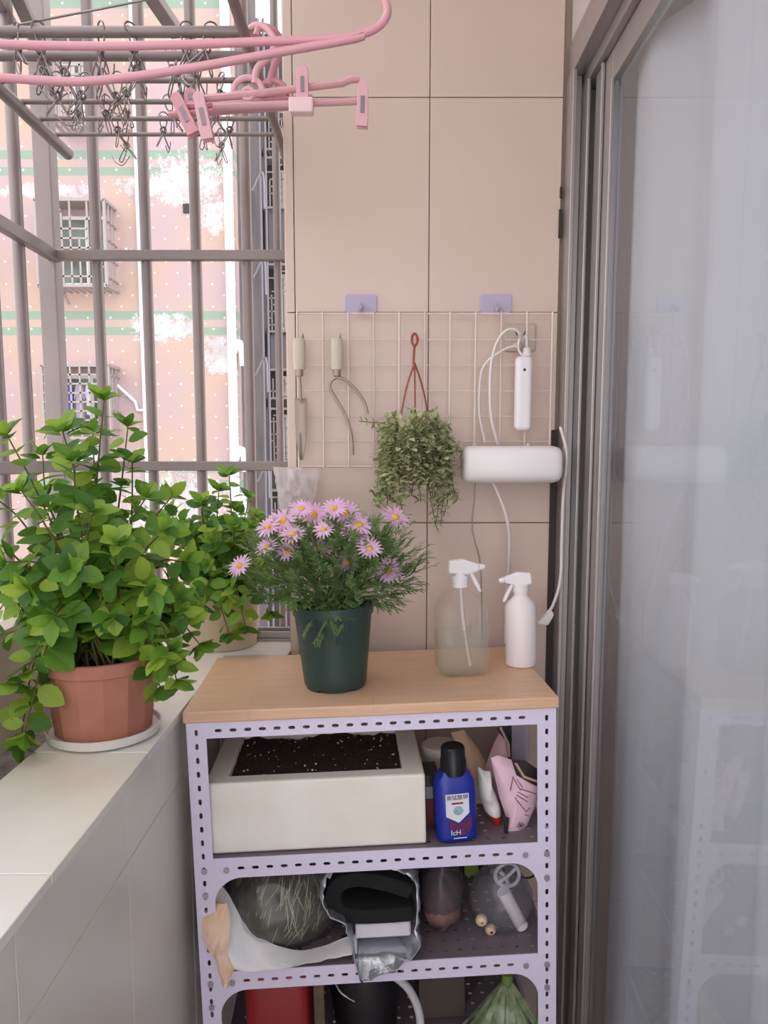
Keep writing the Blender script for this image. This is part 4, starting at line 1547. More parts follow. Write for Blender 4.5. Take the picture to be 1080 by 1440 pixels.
def packet_mat(name, stripes, base, rough=0.4):
    """printed film: bands (lo, hi, colour, slope) along the packet's own height, and fine line art"""
    tt = NT(name)
    vec, x, y, z = tt.coords()
    c = lin(base)
    nz = tt.noise(vec, 30, 3)
    c = tt.mix(tt.math('MULTIPLY', tt.step(nz, 0.4, 0.7), 0.25), c, lin([k * 0.85 for k in base]))
    for (lo, hi, colr, slope) in stripes:
        q = tt.math('ADD', z, tt.math('MULTIPLY', x, slope))
        m = tt.math('MULTIPLY', tt.math('GREATER_THAN', q, lo), tt.math('LESS_THAN', q, hi))
        c = tt.mix(m, c, lin(colr))
    return tt.done(tt.principled(c, rough).outputs[0])


def poly_px(pts, yl, org):
    return [(SL(u, v, yl).x - org.x, SL(u, v, yl).z - org.z) for (u, v) in pts]


def dens(poly, k=5):
    out = []
    n = len(poly)
    for i in range(n):
        a_, b_ = poly[i], poly[(i + 1) % n]
        for j in range(k):
            s = j / k
            out.append((a_[0] + (b_[0] - a_[0]) * s, a_[1] + (b_[1] - a_[1]) * s))
    return out


def packet(name, label, cat, pts, yl, thick, mat, rz=0.0, wob=0.006, seed=0, zmin=None):
    us = [SL(u, v, yl) for u, v in pts]
    org = Vector((sum(q.x for q in us) / len(us), yl, min(q.z for q in us)))
    t = on_shelf(name, label, cat, org, rz=rz)
    pol = dens(poly_px(pts, yl, org))
    MB().pillow(pol, thick, 8, wob, seed).build('pouch', mat, t, smooth=180, fix=True)
    return t, org


m = packet_mat('packet_pale', [(0.10, 0.2, (206, 170, 140), 0.3)], (214, 190, 182))
packet('seed_packet', 'brownish-pink packet leaning at the back behind the blue bottle', 'packet', [(634, 1030), (652, 1026), (672, 1052), (688, 1080), (694, 1140), (690, 1168), (668, 1172), (655, 1100)], 0.16, 0.03, m, seed=3)
m = packet_mat('packet_white', [(-0.01, 0.034, (204, 36, 44), 0.15)], (226, 222, 220), 0.3)
packet('white_packet', 'crumpled white packet with a red bottom corner, right of the blue bottle', 'packet', [(672, 1078), (682, 1084), (690, 1085), (689, 1098), (697, 1116), (704, 1136), (705, 1150), (702, 1168), (694, 1158), (682, 1140), (674, 1118), (673, 1098)], 0.070, 0.034, m, seed=5, wob=0.010)
pk = (232, 188, 198)
m = packet_mat('packet_pink_back', [], pk)
t, org = packet('pink_packet', 'upper pink and black packet tipped at the back, its shiny silver side showing', 'packet', [(706, 1022), (716, 1010), (738, 1010), (745, 1030), (742, 1068), (752, 1110), (740, 1160), (700, 1150), (682, 1080), (694, 1046)], 0.150, 0.05, m, seed=8)


def onface(pts, yl, org, y0, y1):
    return [(SL(u, v, yl).x - org.x, SL(u, v, yl).z - org.z) for u, v in pts], y0, y1


def decal(t, pts, yl, org, mat, name, y0, th=0.0016):
    pol = [(SL(u, v, yl).x - org.x, SL(u, v, yl).z - org.z) for u, v in pts]
    return MB().prism(pol, y0 - th, y0).build(name, mat, t, fix=True, bevel=0.0004)


pblk = M('print_black', (34, 24, 28), 0.35)
gold = M('print_gold', (196, 150, 140), 0.35)
silver = M('film_silver', (176, 172, 184), 0.25, 0.6, bump=0.4, scale=40)
decal(t, [(697, 1024), (716, 1009), (719, 1009), (719, 1068), (714, 1066), (710, 1040)], 0.125, org, pblk, 'black_band', -0.0275)
decal(t, [(701, 1022), (704, 1020), (716, 1045), (717, 1064), (713, 1062), (711, 1042)], 0.125, org, gold, 'gold_line', -0.0295, 0.0006)
decal(t, [(719, 1009), (738, 1012), (743, 1030), (742, 1070), (728, 1072), (719, 1066)], 0.125, org, silver, 'silver_side', -0.0275)
m2 = packet_mat('packet_pink', [], (238, 200, 214))
pts = [(690, 1066), (700, 1062), (718, 1068), (738, 1070), (766, 1090), (760, 1108), (752, 1136), (742, 1160), (728, 1182), (710, 1190), (706, 1180), (712, 1150), (702, 1120)]
t, org = packet('pink_packet', 'lower pink packet with a black top band, tilted in front at the right post', 'packet', pts, 0.055, 0.036, m2, seed=2, wob=0.003)
decal(t, [(719, 1068), (738, 1069), (767, 1089), (759, 1108), (742, 1099), (726, 1090)], 0.036, org, pblk, 'black_band', -0.0185)
decal(t, [(723, 1073), (727, 1073), (738, 1091), (760, 1099), (759, 1102), (736, 1094)], 0.034, org, gold, 'gold_line', -0.0205, 0.0006)
decal(t, [(707, 1146), (716, 1150), (714, 1170), (720, 1176), (712, 1190), (706, 1188), (709, 1172)], 0.036, org, pblk, 'dark_fold', -0.0185)
for (a_, c_) in (((722, 1094), (732, 1112)), ((727, 1096), (735, 1108)), ((732, 1110), (755, 1117)), ((728, 1114), (743, 1122)), ((726, 1118), (742, 1128)), ((724, 1122), (740, 1142)), ((722, 1092), (718, 1112)), ((740, 1142), (746, 1136)), ((738, 1146), (744, 1148))):
    pa_, pb_ = SL(*a_, 0.034) - org, SL(*c_, 0.034) - org
    MB().bar((pa_.x, -0.0200, pa_.z), (pb_.x, -0.0200, pb_.z), 0.0006, 0.0012).build('line_art', M('print_wine', (120, 60, 80), 0.5), t)
q = SL(732, 1162, 0.034) - org
lettering('米', 0.013, pblk, t, 'lettering', Matrix.Translation((q.x, -0.0200, q.z)) @ Matrix.Rotation(0.5, 4, 'Y') @ FR)
q = SL(726, 1152, 0.034) - org
lettering('·', 0.010, pblk, t, 'lettering', Matrix.Translation((q.x, -0.0200, q.z)) @ FR)

# ------------------------------------------------------------------ second tier
# white sack along the front, its peach end folded over the lip
spine = [SL(312, 1240, 0.05), SL(316, 1268, 0.042), SL(328, 1302, 0.034), SL(352, 1328, 0.030), SL(400, 1338, 0.030), SL(450, 1334, 0.036), SL(500, 1326, 0.045)]
org = Vector((spine[2].x, spine[2].y, T2 + 0.001))
t = on_shelf('white_sack', 'white cloth sack with a peach folded end, lying along the second shelf', 'sack', org)
sackm = M('sack_cloth', (242, 238, 240), 0.7, var=0.04, scale=12, bump=0.15)
up_ = smooth_path([SL(u, v, y) for u, v, y in ((302, 1236, 0.05), (322, 1258, 0.045), (342, 1296, 0.035), (372, 1322, 0.03), (415, 1336, 0.03), (455, 1330, 0.035), (502, 1312, 0.045))], 6)
lo_ = smooth_path([SL(u, v, y) for u, v, y in ((293, 1268, 0.03), (292, 1300, 0.008), (300, 1338, -0.004), (330, 1364, -0.006), (385, 1362, -0.006), (440, 1352, 0.0), (502, 1340, 0.012))], 6)
vs, fs = [], []
n, mt = len(up_), 12
for side in (0, 1):
    for i in range(n):
        for k in range(mt + 1):
            q = up_[i].lerp(lo_[i], k / mt)
            bl = math.sin(PI * k / mt) ** 0.6
            w1 = noise.noise(Vector((q.x * 26, q.z * 34, 3.0 + side)))
            w2 = abs(noise.noise(Vector((q.x * 60 + q.z * 30, q.z * 20, 8.0))))
            yy = q.y + (bl * (0.016 + 0.012 * w1 - 0.014 * w2)) * (-1 if side == 0 else 0.6) + 0.002 * w1
            vs.append((q.x - org.x, yy - org.y, q.z - org.z + 0.003 * w1))
for side in (0, 1):
    o_ = side * n * (mt + 1)
    for i in range(n - 1):
        for k in range(mt):
            a_ = o_ + i * (mt + 1) + k
            fs.append((a_, a_ + 1, a_ + mt + 2, a_ + mt + 1))
b = MB().add(vs, fs)
b.build('sack_body', sackm, t, smooth=180)
peach = M('sack_peach', (240, 208, 186), 0.6, rgb2=(224, 186, 150), scale=18, bump=0.2)
up_ = smooth_path([SL(u, v, y) for u, v, y in ((320, 1270, 0.012), (324, 1298, -0.004), (321, 1322, -0.010), (322, 1340, -0.010), (329, 1360, -0.009), (321, 1387, -0.008))], 6)
lo_ = smooth_path([SL(u, v, y) for u, v, y in ((300, 1266, 0.016), (287, 1288, 0.002), (284, 1314, -0.006), (291, 1334, -0.008), (304, 1352, -0.008), (312, 1384, -0.008))], 6)
vs, fs = [], []
n, mt = len(up_), 10
for side in (0, 1):
    for i in range(n):
        for k in range(mt + 1):
            q = up_[i].lerp(lo_[i], k / mt)
            bl = math.sin(PI * k / mt) ** 0.6
            w1 = noise.noise(Vector((q.x * 70, q.z * 45, 3.0)))
            w2 = abs(noise.noise(Vector((q.x * 120 - q.z * 50, q.z * 30, 8.0))))
            yy = q.y + (bl * (0.007 + 0.008 * w1 - 0.012 * w2)) * (-1 if side == 0 else 0.4) + 0.003 * w1
            vs.append((q.x - org.x + 0.003 * w1, yy - org.y, q.z - org.z))
for side in (0, 1):
    o_ = side * n * (mt + 1)
    for i in range(n - 1):
        for k in range(mt):
            a_ = o_ + i * (mt + 1) + k
            fs.append((a_, a_ + 1, a_ + mt + 2, a_ + mt + 1))
b = MB().add(vs, fs)
b.build('folded_end', peach, t, smooth=180)

# clear bag packed with dark dried grass, on the sack
p = SL(398, 1270, 0.15)
t = on_shelf('grass_bag', 'clear plastic bag stuffed with dark dried grass, on top of the white sack', 'bag', (p.x + 0.004, 0.112, T2 + 0.001))
inner = M('dried_grass', (98, 96, 82), 0.8, rgb2=(44, 46, 36), scale=34, bump=0.6)
MB().blob((0, 0, 0.058), (0.104, 0.086, 0.088), 0.12, 2.2, 3, 36, 22, flatbottom=-0.057).build('contents', inner, t, smooth=180)
rnd = random.Random(31)
b = MB()
for k in range(130):
    th = rnd.uniform(-2.9, -0.2)
    el = rnd.uniform(-0.45, 0.8)
    c_ = Vector((math.cos(th) * math.cos(el) * 0.096, math.sin(th) * math.cos(el) * 0.087, 0.060 + math.sin(el) * 0.085))
    tang = Vector((rnd.gauss(-0.25, 0.25), 0, -1)).normalized()
    nrm = (c_ - Vector((0, 0, 0.058))).normalized()
    tang = (tang - nrm * tang.dot(nrm)).normalized()
    L = rnd.uniform(0.015, 0.06)
    b.leaf(c_ + nrm * 0.004 - tang * L / 2, tang, nrm, L, rnd.uniform(0.0010, 0.0028), 0.1, 0.1, 2)
tag(b.build('straws', M('straw', (176, 172, 140), 0.6), t), kind='stuff')
MB().blob((0, 0, 0.060), (0.111, 0.092, 0.094), 0.11, 2.2, 3, 44, 28, flatbottom=-0.0595, ridge=0.07).build('film', glassy('clear_film', (240, 240, 242), 0.06, (220, 220, 226), 0.12), t, smooth=180)

# foil bag lying on its side, mouth towards the camera, black felt and white slab inside
rim_px = [(468, 1226), (484, 1216), (510, 1222), (540, 1216), (560, 1226), (578, 1232), (586, 1248), (587, 1280), (584, 1310), (590, 1334), (575, 1352), (552, 1366), (522, 1378), (506, 1378), (502, 1356), (494, 1330), (486, 1302), (464, 1290), (453, 1268), (456, 1246)]
yl = -0.014
rim = [SL(u, v, 0.016 - 0.030 * min(1, max(0, (v - 1250) / 90))) for u, v in rim_px]
org = Vector((sum(q.x for q in rim) / len(rim), 0.08, T2 + 0.001))
t = on_shelf('foil_bag', 'silver foil bag with its mouth open to the front, on the second shelf', 'bag', org)
rimd = []
for i in range(len(rim)):
    for j in range(3):
        q = rim[i].lerp(rim[(i + 1) % len(rim)], j / 3)
        rimd.append(q)
b = MB()
n = len(rimd)
cx = sum(q.x for q in rimd) / n
cz = T2 + 0.085
vs, fs = [], []
dz_ = [(0.0, 1.0), (0.005, 1.04), (0.013, 1.07), (0.030, 1.08), (0.06, 1.02), (0.11, 0.92), (0.16, 0.75), (0.19, 0.5), (0.195, 0.1)]
for k, (dy, s) in enumerate(dz_):
    for i, q in enumerate(rimd):
        jx = 0.007 * noise.noise(Vector((i * 0.9, k * 1.3, 2.0))) * (1.0 if k < 3 else 0.8)
        jz = 0.007 * noise.noise(Vector((i * 0.8, k * 1.1, 7.0)))
        jy = 0.010 * noise.noise(Vector((i * 0.7, k, 12.0)))
        x = cx + (q.x - cx) * s + jx
        z = cz + (q.z - cz) * s + jz
        lim = T2 + 0.002
        if q.y + dy > -0.003 and z < lim:
            z = lim + 0.002 * k
        vs.append((x - org.x, q.y + dy + jy - org.y, z - org.z))
for k in range(len(dz_) - 1):
    for i in range(n):
        j = (i + 1) % n
        fs.append((k * n + i, k * n + j, (k + 1) * n + j, (k + 1) * n + i))
b.add(vs, fs)
foil = M('silver_foil', (196, 198, 206), 0.3, 0.7, bump=1.0, scale=45)
o = b.build('foil', foil, t, smooth=180)
sm = o.modifiers.new('thickness', 'SOLIDIFY')
sm.thickness = 0.0008
felt = M('black_felt', (28, 28, 30), 0.95, var=0.3, scale=80)
fp = [SL(u, v, 0.035) for u, v in ((580, 1262), (560, 1250), (520, 1238), (490, 1236), (470, 1246), (464, 1264), (472, 1284), (495, 1292), (540, 1292), (580, 1288))]
pol_o = [(q.x, q.z) for q in smooth_path(fp, 4)]
cxp = [SL(u, v, 0.035) for u, v in ((579, 1278), (540, 1278), (500, 1277), (484, 1268), (486, 1256), (504, 1250), (530, 1254), (560, 1266), (577, 1272))]
pol_i = [(q.x, q.z) for q in smooth_path(cxp, 4)]
fo = on_shelf('felt_sheet', 'thick black felt sheet folded over inside the open foil bag', 'felt', org)
b = MB().tube([Vector((x - org.x, 0.0, z - org.z)) for x, z in [(q.x, q.z) for q in smooth_path([SL(u, v, 0.035) for u, v in ((578, 1254), (540, 1240), (500, 1233), (474, 1243), (467, 1262), (478, 1280), (505, 1286), (545, 1285), (580, 1282))], 5)]], 0.0135, 4)
sheet = [Vector((q.x - org.x, 0, q.z - org.z)) for q in smooth_path([SL(u, v, 0.035) for u, v in ((578, 1252), (540, 1240), (502, 1234), (476, 1243), (468, 1262), (478, 1280), (505, 1286), (545, 1285), (580, 1282))], 6)]
b = MB()
vs, fs = [], []
th = 0.0130
for i, q in enumerate(sheet):
    d = (sheet[min(i + 1, len(sheet) - 1)] - sheet[max(i - 1, 0)]).normalized()
    nr = Vector((-d.z, 0, d.x))
    for y in (-0.052, 0.09):
        vs += [q + nr * th + Vector((0, y, 0)), q - nr * th + Vector((0, y, 0))]
for i in range(len(sheet) - 1):
    a_ = i * 4
    c_ = a_ + 4
    fs += [(a_, a_ + 1, c_ + 1, c_), (a_ + 2, c_ + 2, c_ + 3, a_ + 3), (a_, c_, c_ + 2, a_ + 2), (a_ + 1, a_ + 3, c_ + 3, c_ + 1)]
fs += [(0, 2, 3, 1), tuple(len(vs) - 4 + k for k in (0, 1, 3, 2))]
b.add(vs, fs)
b.build('felt', felt, fo, bevel=0.002, fix=True, smooth=40)
a_, c_ = SL(500, 1324, 0.03), SL(578, 1298, 0.03)
t = on_shelf('foam_slab', 'white slab under the black felt inside the foil bag', 'slab', ((a_.x + c_.x) / 2, 0.09, a_.z))
w_ = (c_.x - a_.x) / 2
MB().mm((-w_, -0.055, 0), (w_, 0.06, c_.z - a_.z - 0.001)).build('slab', M('slab_white', (228, 220, 228), 0.7), t, bevel=0.004)

# brownish see-through bag leaning behind
p = SL(622, 1275, 0.075)
t = on_shelf('brown_bag', 'see-through bag of reddish-brown soil between the foil bag and the round clear bag', 'bag', (p.x, 0.092, T2 + 0.001))
MB().blob((0, 0, 0.048), (0.036, 0.055, 0.048), 0.2, 2, 9, 30, 18, flatbottom=-0.048).build('contents', M('red_soil', (142, 104, 98), 0.8, rgb2=(104, 78, 76), scale=20), t, smooth=180)
MB().blob((0, 0, 0.080), (0.040, 0.060, 0.081), 0.2, 2, 9, 34, 22, flatbottom=-0.0795, ridge=0.10).build('film', glassy('dusky_film', (206, 204, 212), 0.12, (190, 190, 200), 0.15), t, smooth=180)
# green and black pouch hanging behind
t, org = packet('green_pouch', 'yellow-green and black pouch standing behind the round clear bag', 'pouch', [(640, 1200), (690, 1200), (705, 1290), (650, 1300)], 0.25, 0.02, packet_mat('pouch_green', [], (150, 168, 70)), seed=12, wob=0.003)
decal(t, [(640, 1200), (652, 1200), (654, 1236), (646, 1222)], 0.238, org, pblk, 'black_band', -0.0105)
decal(t, [(672, 1218), (684, 1210), (690, 1228), (676, 1236)], 0.238, org, pblk, 'black_patch', -0.0105)

# round clear bag holding beads and a white tube
p = SL(704, 1282, 0.09)
t = on_shelf('clear_bag', 'round clear plastic bag at the right end of the second shelf', 'bag', (p.x, 0.088, T2 + 0.001))
rr = 0.058
prof = [(0.0, 0.0), (0.025, 0.001), (0.040, 0.006), (0.052, 0.020), (0.0575, 0.040), (0.056, 0.060), (0.047, 0.080), (0.034, 0.096), (0.026, 0.106), (0.027, 0.116), (0.031, 0.124)]
MB().lathe(prof, 40, sy=0.95).build('film', glassy('clear_bowl', (244, 244, 246), 0.14, (222, 222, 230), 0.06), t, smooth=180)
BL = Vector((p.x, 0.088, T2 + 0.001))
wbead = M('wood_bead', (222, 196, 164), 0.55)
beads = [(677, 1294, 0.0105, 'larger tan wooden bead at the left inside the round clear bag'), (690, 1307, 0.0100, 'pale wooden bead with a dark hole, middle one in the round clear bag'), (702, 1316, 0.0048, 'smallest pale bead at the bottom of the round clear bag')]
for i, (u, v, r, lab) in enumerate(beads):
    q = SL(u, v, 0.055 + 0.004 * i)
    tb = on_shelf('wooden_bead', lab, 'bead', q, rx=PI / 2, group='beads in the round clear bag')
    MB().lathe([(r * 0.25, -r * 0.85)] + [(r * math.cos(a), r * 0.9 * math.sin(a)) for a in [-1.2 + 2.4 * k / 10 for k in range(11)]] + [(r * 0.25, r * 0.85), (r * 0.22, 0.2 * r), (0, 0.2 * r)], 20).build('bead', wbead, tb, smooth=50)
    if i == 1:
        MB().lathe([(0.0, r * 0.62), (r * 0.26, r * 0.62), (r * 0.24, r * 0.9), (0, r * 0.9)], 12).build('hole', MATS['slot_dark'], tb)
a_, c_ = SL(709, 1256, 0.062), SL(735, 1304, 0.066)
tv = on_shelf('white_tube', 'white plastic tube leaning inside the round clear bag', 'tube', c_)
d = a_ - c_
MB().tube([d * 0.0, d * 0.03, d * 0.85, d * 0.86, d * 0.90, d * 1.0], [0.0095, 0.0115, 0.0115, 0.0105, 0.0105, 0.0100], 20).build('tube', wpl, tv, smooth=40)
MB().tube([d * 0.86, d * 1.06], 0.0118, 20).build('cap', wpl, tv, smooth=40)
# coil of clear hose standing in the neck
q = SL(713, 1230, 0.075)
t = on_shelf('hose_ring', 'coil of whitish hose with crossed ends in the neck of the round clear bag', 'hose', q)
hose = M('milky_hose', (196, 194, 200), 0.35)
R = 0.0215
b = MB().tube([Vector((R * math.cos(a), 0.002 * math.sin(2 * a), R * math.sin(a))) for a in [2 * PI * k / 28 for k in range(28)]], 0.0036, 8, closed=True)
b.tube(smooth_path([(-R * 0.75, -0.002, -R * 0.62), (0, -0.005, 0.0), (R * 0.7, -0.002, R * 0.62)], 5), 0.0034, 8)
b.tube(smooth_path([(-R * 0.55, 0.004, R * 0.2), (-0.002, 0.004, -0.006), (R * 0.1, 0.0, -R * 1.0)], 5), 0.0034, 8)
b.build('hose', hose, t, smooth=60)
q = SL(738, 1222, 0.10)
b = MB().tube([Vector((0.020 * math.cos(a), 0.004 * math.sin(a * 2), 0.017 * math.sin(a))) for a in [2 * PI * k / 24 for k in range(24)]], 0.0018, 6, closed=True)
b.tube([Vector((-0.05 + 0.014 * math.cos(a), 0.01, -0.008 + 0.010 * math.sin(a))) for a in [2 * PI * k / 20 for k in range(20)]], 0.0022, 6, closed=True)
o = b.build('black_wire', blk, smooth=60)
o.matrix_world = MS @ Matrix.Translation(q)
tag(o, 'loops of thin black wire behind the whitish hose coil', 'wire')

# ------------------------------------------------------------------ third tier
p = SL(390, 1400, 0.06)
xl, xr = SL(342, 1400, 0.06).x, SL(436, 1400, 0.06).x
t = on_shelf('red_canister', 'plain red canister standing on the third shelf under the sack', 'canister', ((xl + xr) / 2, 0.115, T3 + 0.0006))
w_ = (xr - xl) / 2
redm = M('red_plastic', (150, 34, 38), 0.4)
MB().lathe([(0.0, 0), (w_ * 0.98, 0), (w_, 0.004), (w_, 0.196), (w_ * 0.97, 0.200), (0.0, 0.200)], 40, power=6, sy=1.0).build('body', redm, t, smooth=35)
MB().lathe([(0.0, 0.200), (0.022, 0.200), (0.022, 0.214), (0.0, 0.214)], 24).build('cap', M('red_cap', (126, 28, 32), 0.4), t, smooth=35)
p = SL(448, 1400, 0.05)
t = on_shelf('wooden_stake', 'rough brown wooden stake upright beside the red canister', 'stake', (p.x, 0.06, T3 + 0.0006))
MB().mm((-0.009, -0.006, 0), (0.009, 0.006, 0.212)).build('stake', M('rough_wood', (112, 92, 74), 0.8, rgb2=(84, 68, 54), scale=40), t, bevel=0.001)
p = SL(515, 1420, 0.11)
t = on_shelf('black_bucket', 'black round bucket on the third shelf with a whitish hose over it', 'bucket', (p.x, 0.125, T3 + 0.0006))
MB().lathe([(0.0, 0), (0.052, 0.0), (0.066, 0.13), (0.068, 0.178), (0.065, 0.190), (0.050, 0.203), (0.0, 0.206)], 40).build('bucket', M('black_bucket_plastic', (18, 18, 24), 0.4), t, smooth=40)
MB().tube(smooth_path([(-0.060, -0.03, 0.165), (-0.045, -0.05, 0.145), (-0.02, -0.062, 0.135)], 5), 0.002, 6).build('wire_handle', bolt_m, t, smooth=60)
pts = [SL(522, 1364, 0.04), SL(546, 1368, 0.035), SL(570, 1385, 0.03), SL(585, 1410, 0.03), SL(591, 1440, 0.03), SL(585, 1480, 0.03), Vector((SL(575, 1500, 0.03).x, 0.03, T3 + 0.006))]
o = MB().tube([q for q in smooth_path(pts, 6)], 0.0072, 10).build('grey_hose', hose, smooth=60)
o.matrix_world = MS
tag(o, 'thick whitish hose arching over the black bucket on the third shelf', 'hose')
# bundle of long green leaves in a clear bag
q = SL(713, 1378, 0.10)
t = on_shelf('leaf_bundle', 'bundle of pale green strap leaves tied at the top, on the third shelf', 'leaf bundle', (q.x, q.y, T3 + 0.001))
ht = q.z - T3
b = MB()
rnd = random.Random(17)
for k in range(64):
    a = rnd.uniform(-1, 1)
    d = Vector((a * 0.75, rnd.uniform(-0.5, 0.35), -1))
    L = rnd.uniform(0.10, 0.175)
    b.leaf(Vector((rnd.uniform(-0.006, 0.006), rnd.uniform(-0.005, 0.005), ht)), d, Vector((0, -1, 0.2)), L, rnd.uniform(0.003, 0.009), -0.1 if abs(a) < 0.5 else 0.1, 0.2, 5)
b.build('strap_leaves', M('strap_leaf', (206, 214, 176), 0.5, rgb2=(130, 156, 84), scale=60, trans=0.2), t)
MB().lathe([(0.0, 0.014), (0.009, 0.012), (0.011, 0), (0.008, -0.012), (0, -0.014)], 14, c=(0, 0, ht)).build('knot', M('knot_green', (122, 140, 70), 0.6), t, smooth=60)
MB().blob((0.004, 0, ht * 0.49), (0.080, 0.060, ht * 0.49), 0.12, 2, 14, 36, 22, flatbottom=-ht * 0.485, ridge=0.08).build('film', MATS['clear_film'], t, smooth=180)
p = SL(620, 1420, 0.2)
t = on_shelf('brown_carton', 'plain dark brown carton at the back of the third shelf', 'carton', (p.x, 0.225, T3 + 0.0006))
MB().mm((-0.045, -0.05, 0), (0.045, 0.05, 0.17)).build('carton', M('dull_carton', (98, 84, 80), 0.8), t, bevel=0.002)

# ------------------------------------------------------------------ outside: the opposite buildings
YB = 14.0
Bx = lambda u, v=400: at(u, v, YB).x
Bz = lambda v: at(200, v, YB).z
zoff = at(200, 247, YB).z          # foot of an upper green band
PEELS = []
for (u, v, ru, rv) in ((262, 255, 75, 50), (205, 262, 60, 20), (60, 268, 110, 14), (230, 460, 70, 30), (310, 500, 40, 40), (250, 720, 110, 85), (300, 300, 30, 40)):
    PEELS.append((Bx(u, v), Bz(v) - zoff, ru * 14 / 1073, rv * 14 / 1060))
bld = thing('apartment_building', 'pink mosaic apartment building with green bands and peeling white patches, seen through the grille', 'building', (0, YB, zoff))
XBE = Bx(333)
fm = facade_mat()
MB().mm((-16, 0, -12), (XBE, 0.25, 9)).build('wall', fm, bld)
MB().mm((-16, 0.25, -12), (XBE - 0.02, 2.8, 9)).build('side_wall', M('side_render', (122, 112, 112), 0.85, rgb2=(98, 90, 90), scale=0.9), bld)
wframe = M('white_frame', (236, 232, 230), 0.5)
dark_pane = M('dark_pane', (74, 76, 76), 0.25, rgb2=(136, 150, 142), scale=1.6)
cage_m = M('cage_metal', (170, 158, 156), 0.5, 0.2)


def window(parent, x0, x1, zb_, zt_, dep, pat, wy=0.0, matp=None, seed=0):
    """a window with its barred cage; coordinates in the parent building's frame"""
    rnd = random.Random(seed)
    w = MB()
    f = 0.06
    xi0, xi1, zi0, zi1 = x0 + 0.16, x1 - 0.16, zb_ + 0.10, zt_ - 0.12
    w.mm((xi0, wy - 0.05, zi0), (xi0 + f, wy, zi1)).mm((xi1 - f, wy - 0.05, zi0), (xi1, wy, zi1))
    w.mm((xi0 + f, wy - 0.05, zi0), (xi1 - f, wy, zi0 + f)).mm((xi0 + f, wy - 0.05, zi1 - f), (xi1 - f, wy, zi1))
    mx = xi0 + (xi1 - xi0) * 0.6
    w.mm((mx - f / 2, wy - 0.05, zi0 + f), (mx + f / 2, wy, zi1 - f))
    wo = w.build('window', wframe, parent)
    MB().mm((xi0 + f, wy - 0.02, zi0 + f), (xi1 - f, wy + 0.0, zi1 - f)).build('pane', matp or dark_pane, wo)
    c = MB()
    t_ = 0.03
    yf = wy - dep
    for z in (zb_, zt_):
        c.bar((x0, yf, z), (x1, yf, z), t_ * 1.5)
        for x in (x0, x1):
            c.bar((x, wy, z), (x, yf, z), t_ * 1.5)
    for x in (x0, x1):
        c.bar((x, yf, zb_), (x, yf, zt_), t_ * 1.5)
    n = max(3, int((x1 - x0) / 0.15))
    for k in range(1, n):
        x = x0 + (x1 - x0) * k / n
        a_, b_ = zb_, zt_
        if pat and k % 2:
            b_ = zb_ + (zt_ - zb_) * rnd.choice((0.55, 0.7, 0.85))
        c.bar((x, yf, a_), (x, yf, b_), t_)
    m_ = max(3, int((zt_ - zb_) / 0.15))
    for k in range(1, m_):
        z = zb_ + (zt_ - zb_) * k / m_
        i0, i1 = sorted(rnd.sample(range(n + 1), 2))
        if pat and i1 - i0 < n:
            c.bar((x0 + (x1 - x0) * i0 / n, yf, z), (x0 + (x1 - x0) * i1 / n, yf, z), t_)
        else:
            c.bar((x0, yf, z), (x1, yf, z), t_)
        for x in (x0, x1):
            if k % 2:
                c.bar((x, wy, z), (x, yf, z), t_)
    for k in range(1, 3):
        y = wy - dep * k / 3
        for x in (x0, x1):
            c.bar((x, y, zb_), (x, y, zt_), t_)
    for k in range(int((x1 - x0) / 0.12)):
        x = x0 + 0.12 * k
        c.bar((x, wy, zb_), (x, yf, zb_), t_)
    c.mm((x0 - 0.02, yf - 0.02, zt_ + 0.012), (x1 + 0.02, wy, zt_ + 0.03))
    c.build('window_cage', cage_m, wo)
    return wo


def wpx(u0, u1, v0, v1, dep=0.55, pat=True, seed=0):
    Yf = YB - dep
    return window(bld, at(u0, v0, Yf).x, at(u1, v0, Yf).x, at(u0, v1, Yf).z - zoff, at(u0, v0, Yf).z - zoff, dep, pat, seed=seed)


wpx(48, 146, 281, 402, seed=1)
wpx(58, 152, 514, 616, seed=2, pat=False)
wpx(68, 124, 52, 170, seed=3)
wpx(-190, -90, 281, 402, seed=4)
wpx(-190, -90, 514, 616, seed=5)
wpx(68, 160, -190, -70, seed=6)
pipe_m = M('white_pipe', (244, 242, 244), 0.4)
x = Bx(200)
MB().tube([(x, -0.06, -12), (x, -0.06, 9)], 0.05, 10).build('drainpipe', pipe_m, bld, smooth=50)
x = Bx(326)
MB().tube([(x, -0.12, -12), (x, -0.12, 9)], 0.085, 12).build('drainpipe', pipe_m, bld, smooth=50)
MB().tube([(Bx(160), -0.04, Bz(542) - zoff), (Bx(185), -0.04, Bz(565) - zoff), (Bx(188), -0.04, Bz(577) - zoff), (Bx(200), -0.04, Bz(577) - zoff)], 0.03, 8).build('drain_branch', pipe_m, bld, smooth=60)
MB().mm((Bx(261), -0.03, Bz(300) - zoff), (Bx(269), 0.0, Bz(287) - zoff)).build('vent_hole', M('vent_dark', (70, 60, 60), 0.8), bld)
MB().tube(smooth_path([(Bx(84), -0.02, Bz(405) - zoff), (Bx(96), -0.02, Bz(428) - zoff)], 3), 0.015, 6).build('bracket', cage_m, bld)
MB().tube([(Bx(180), -0.04, Bz(350) - zoff), (Bx(180), -0.04, Bz(358) - zoff), (Bx(200), -0.04, Bz(359) - zoff)], 0.03, 8).build('drain_branch', pipe_m, bld, smooth=60)
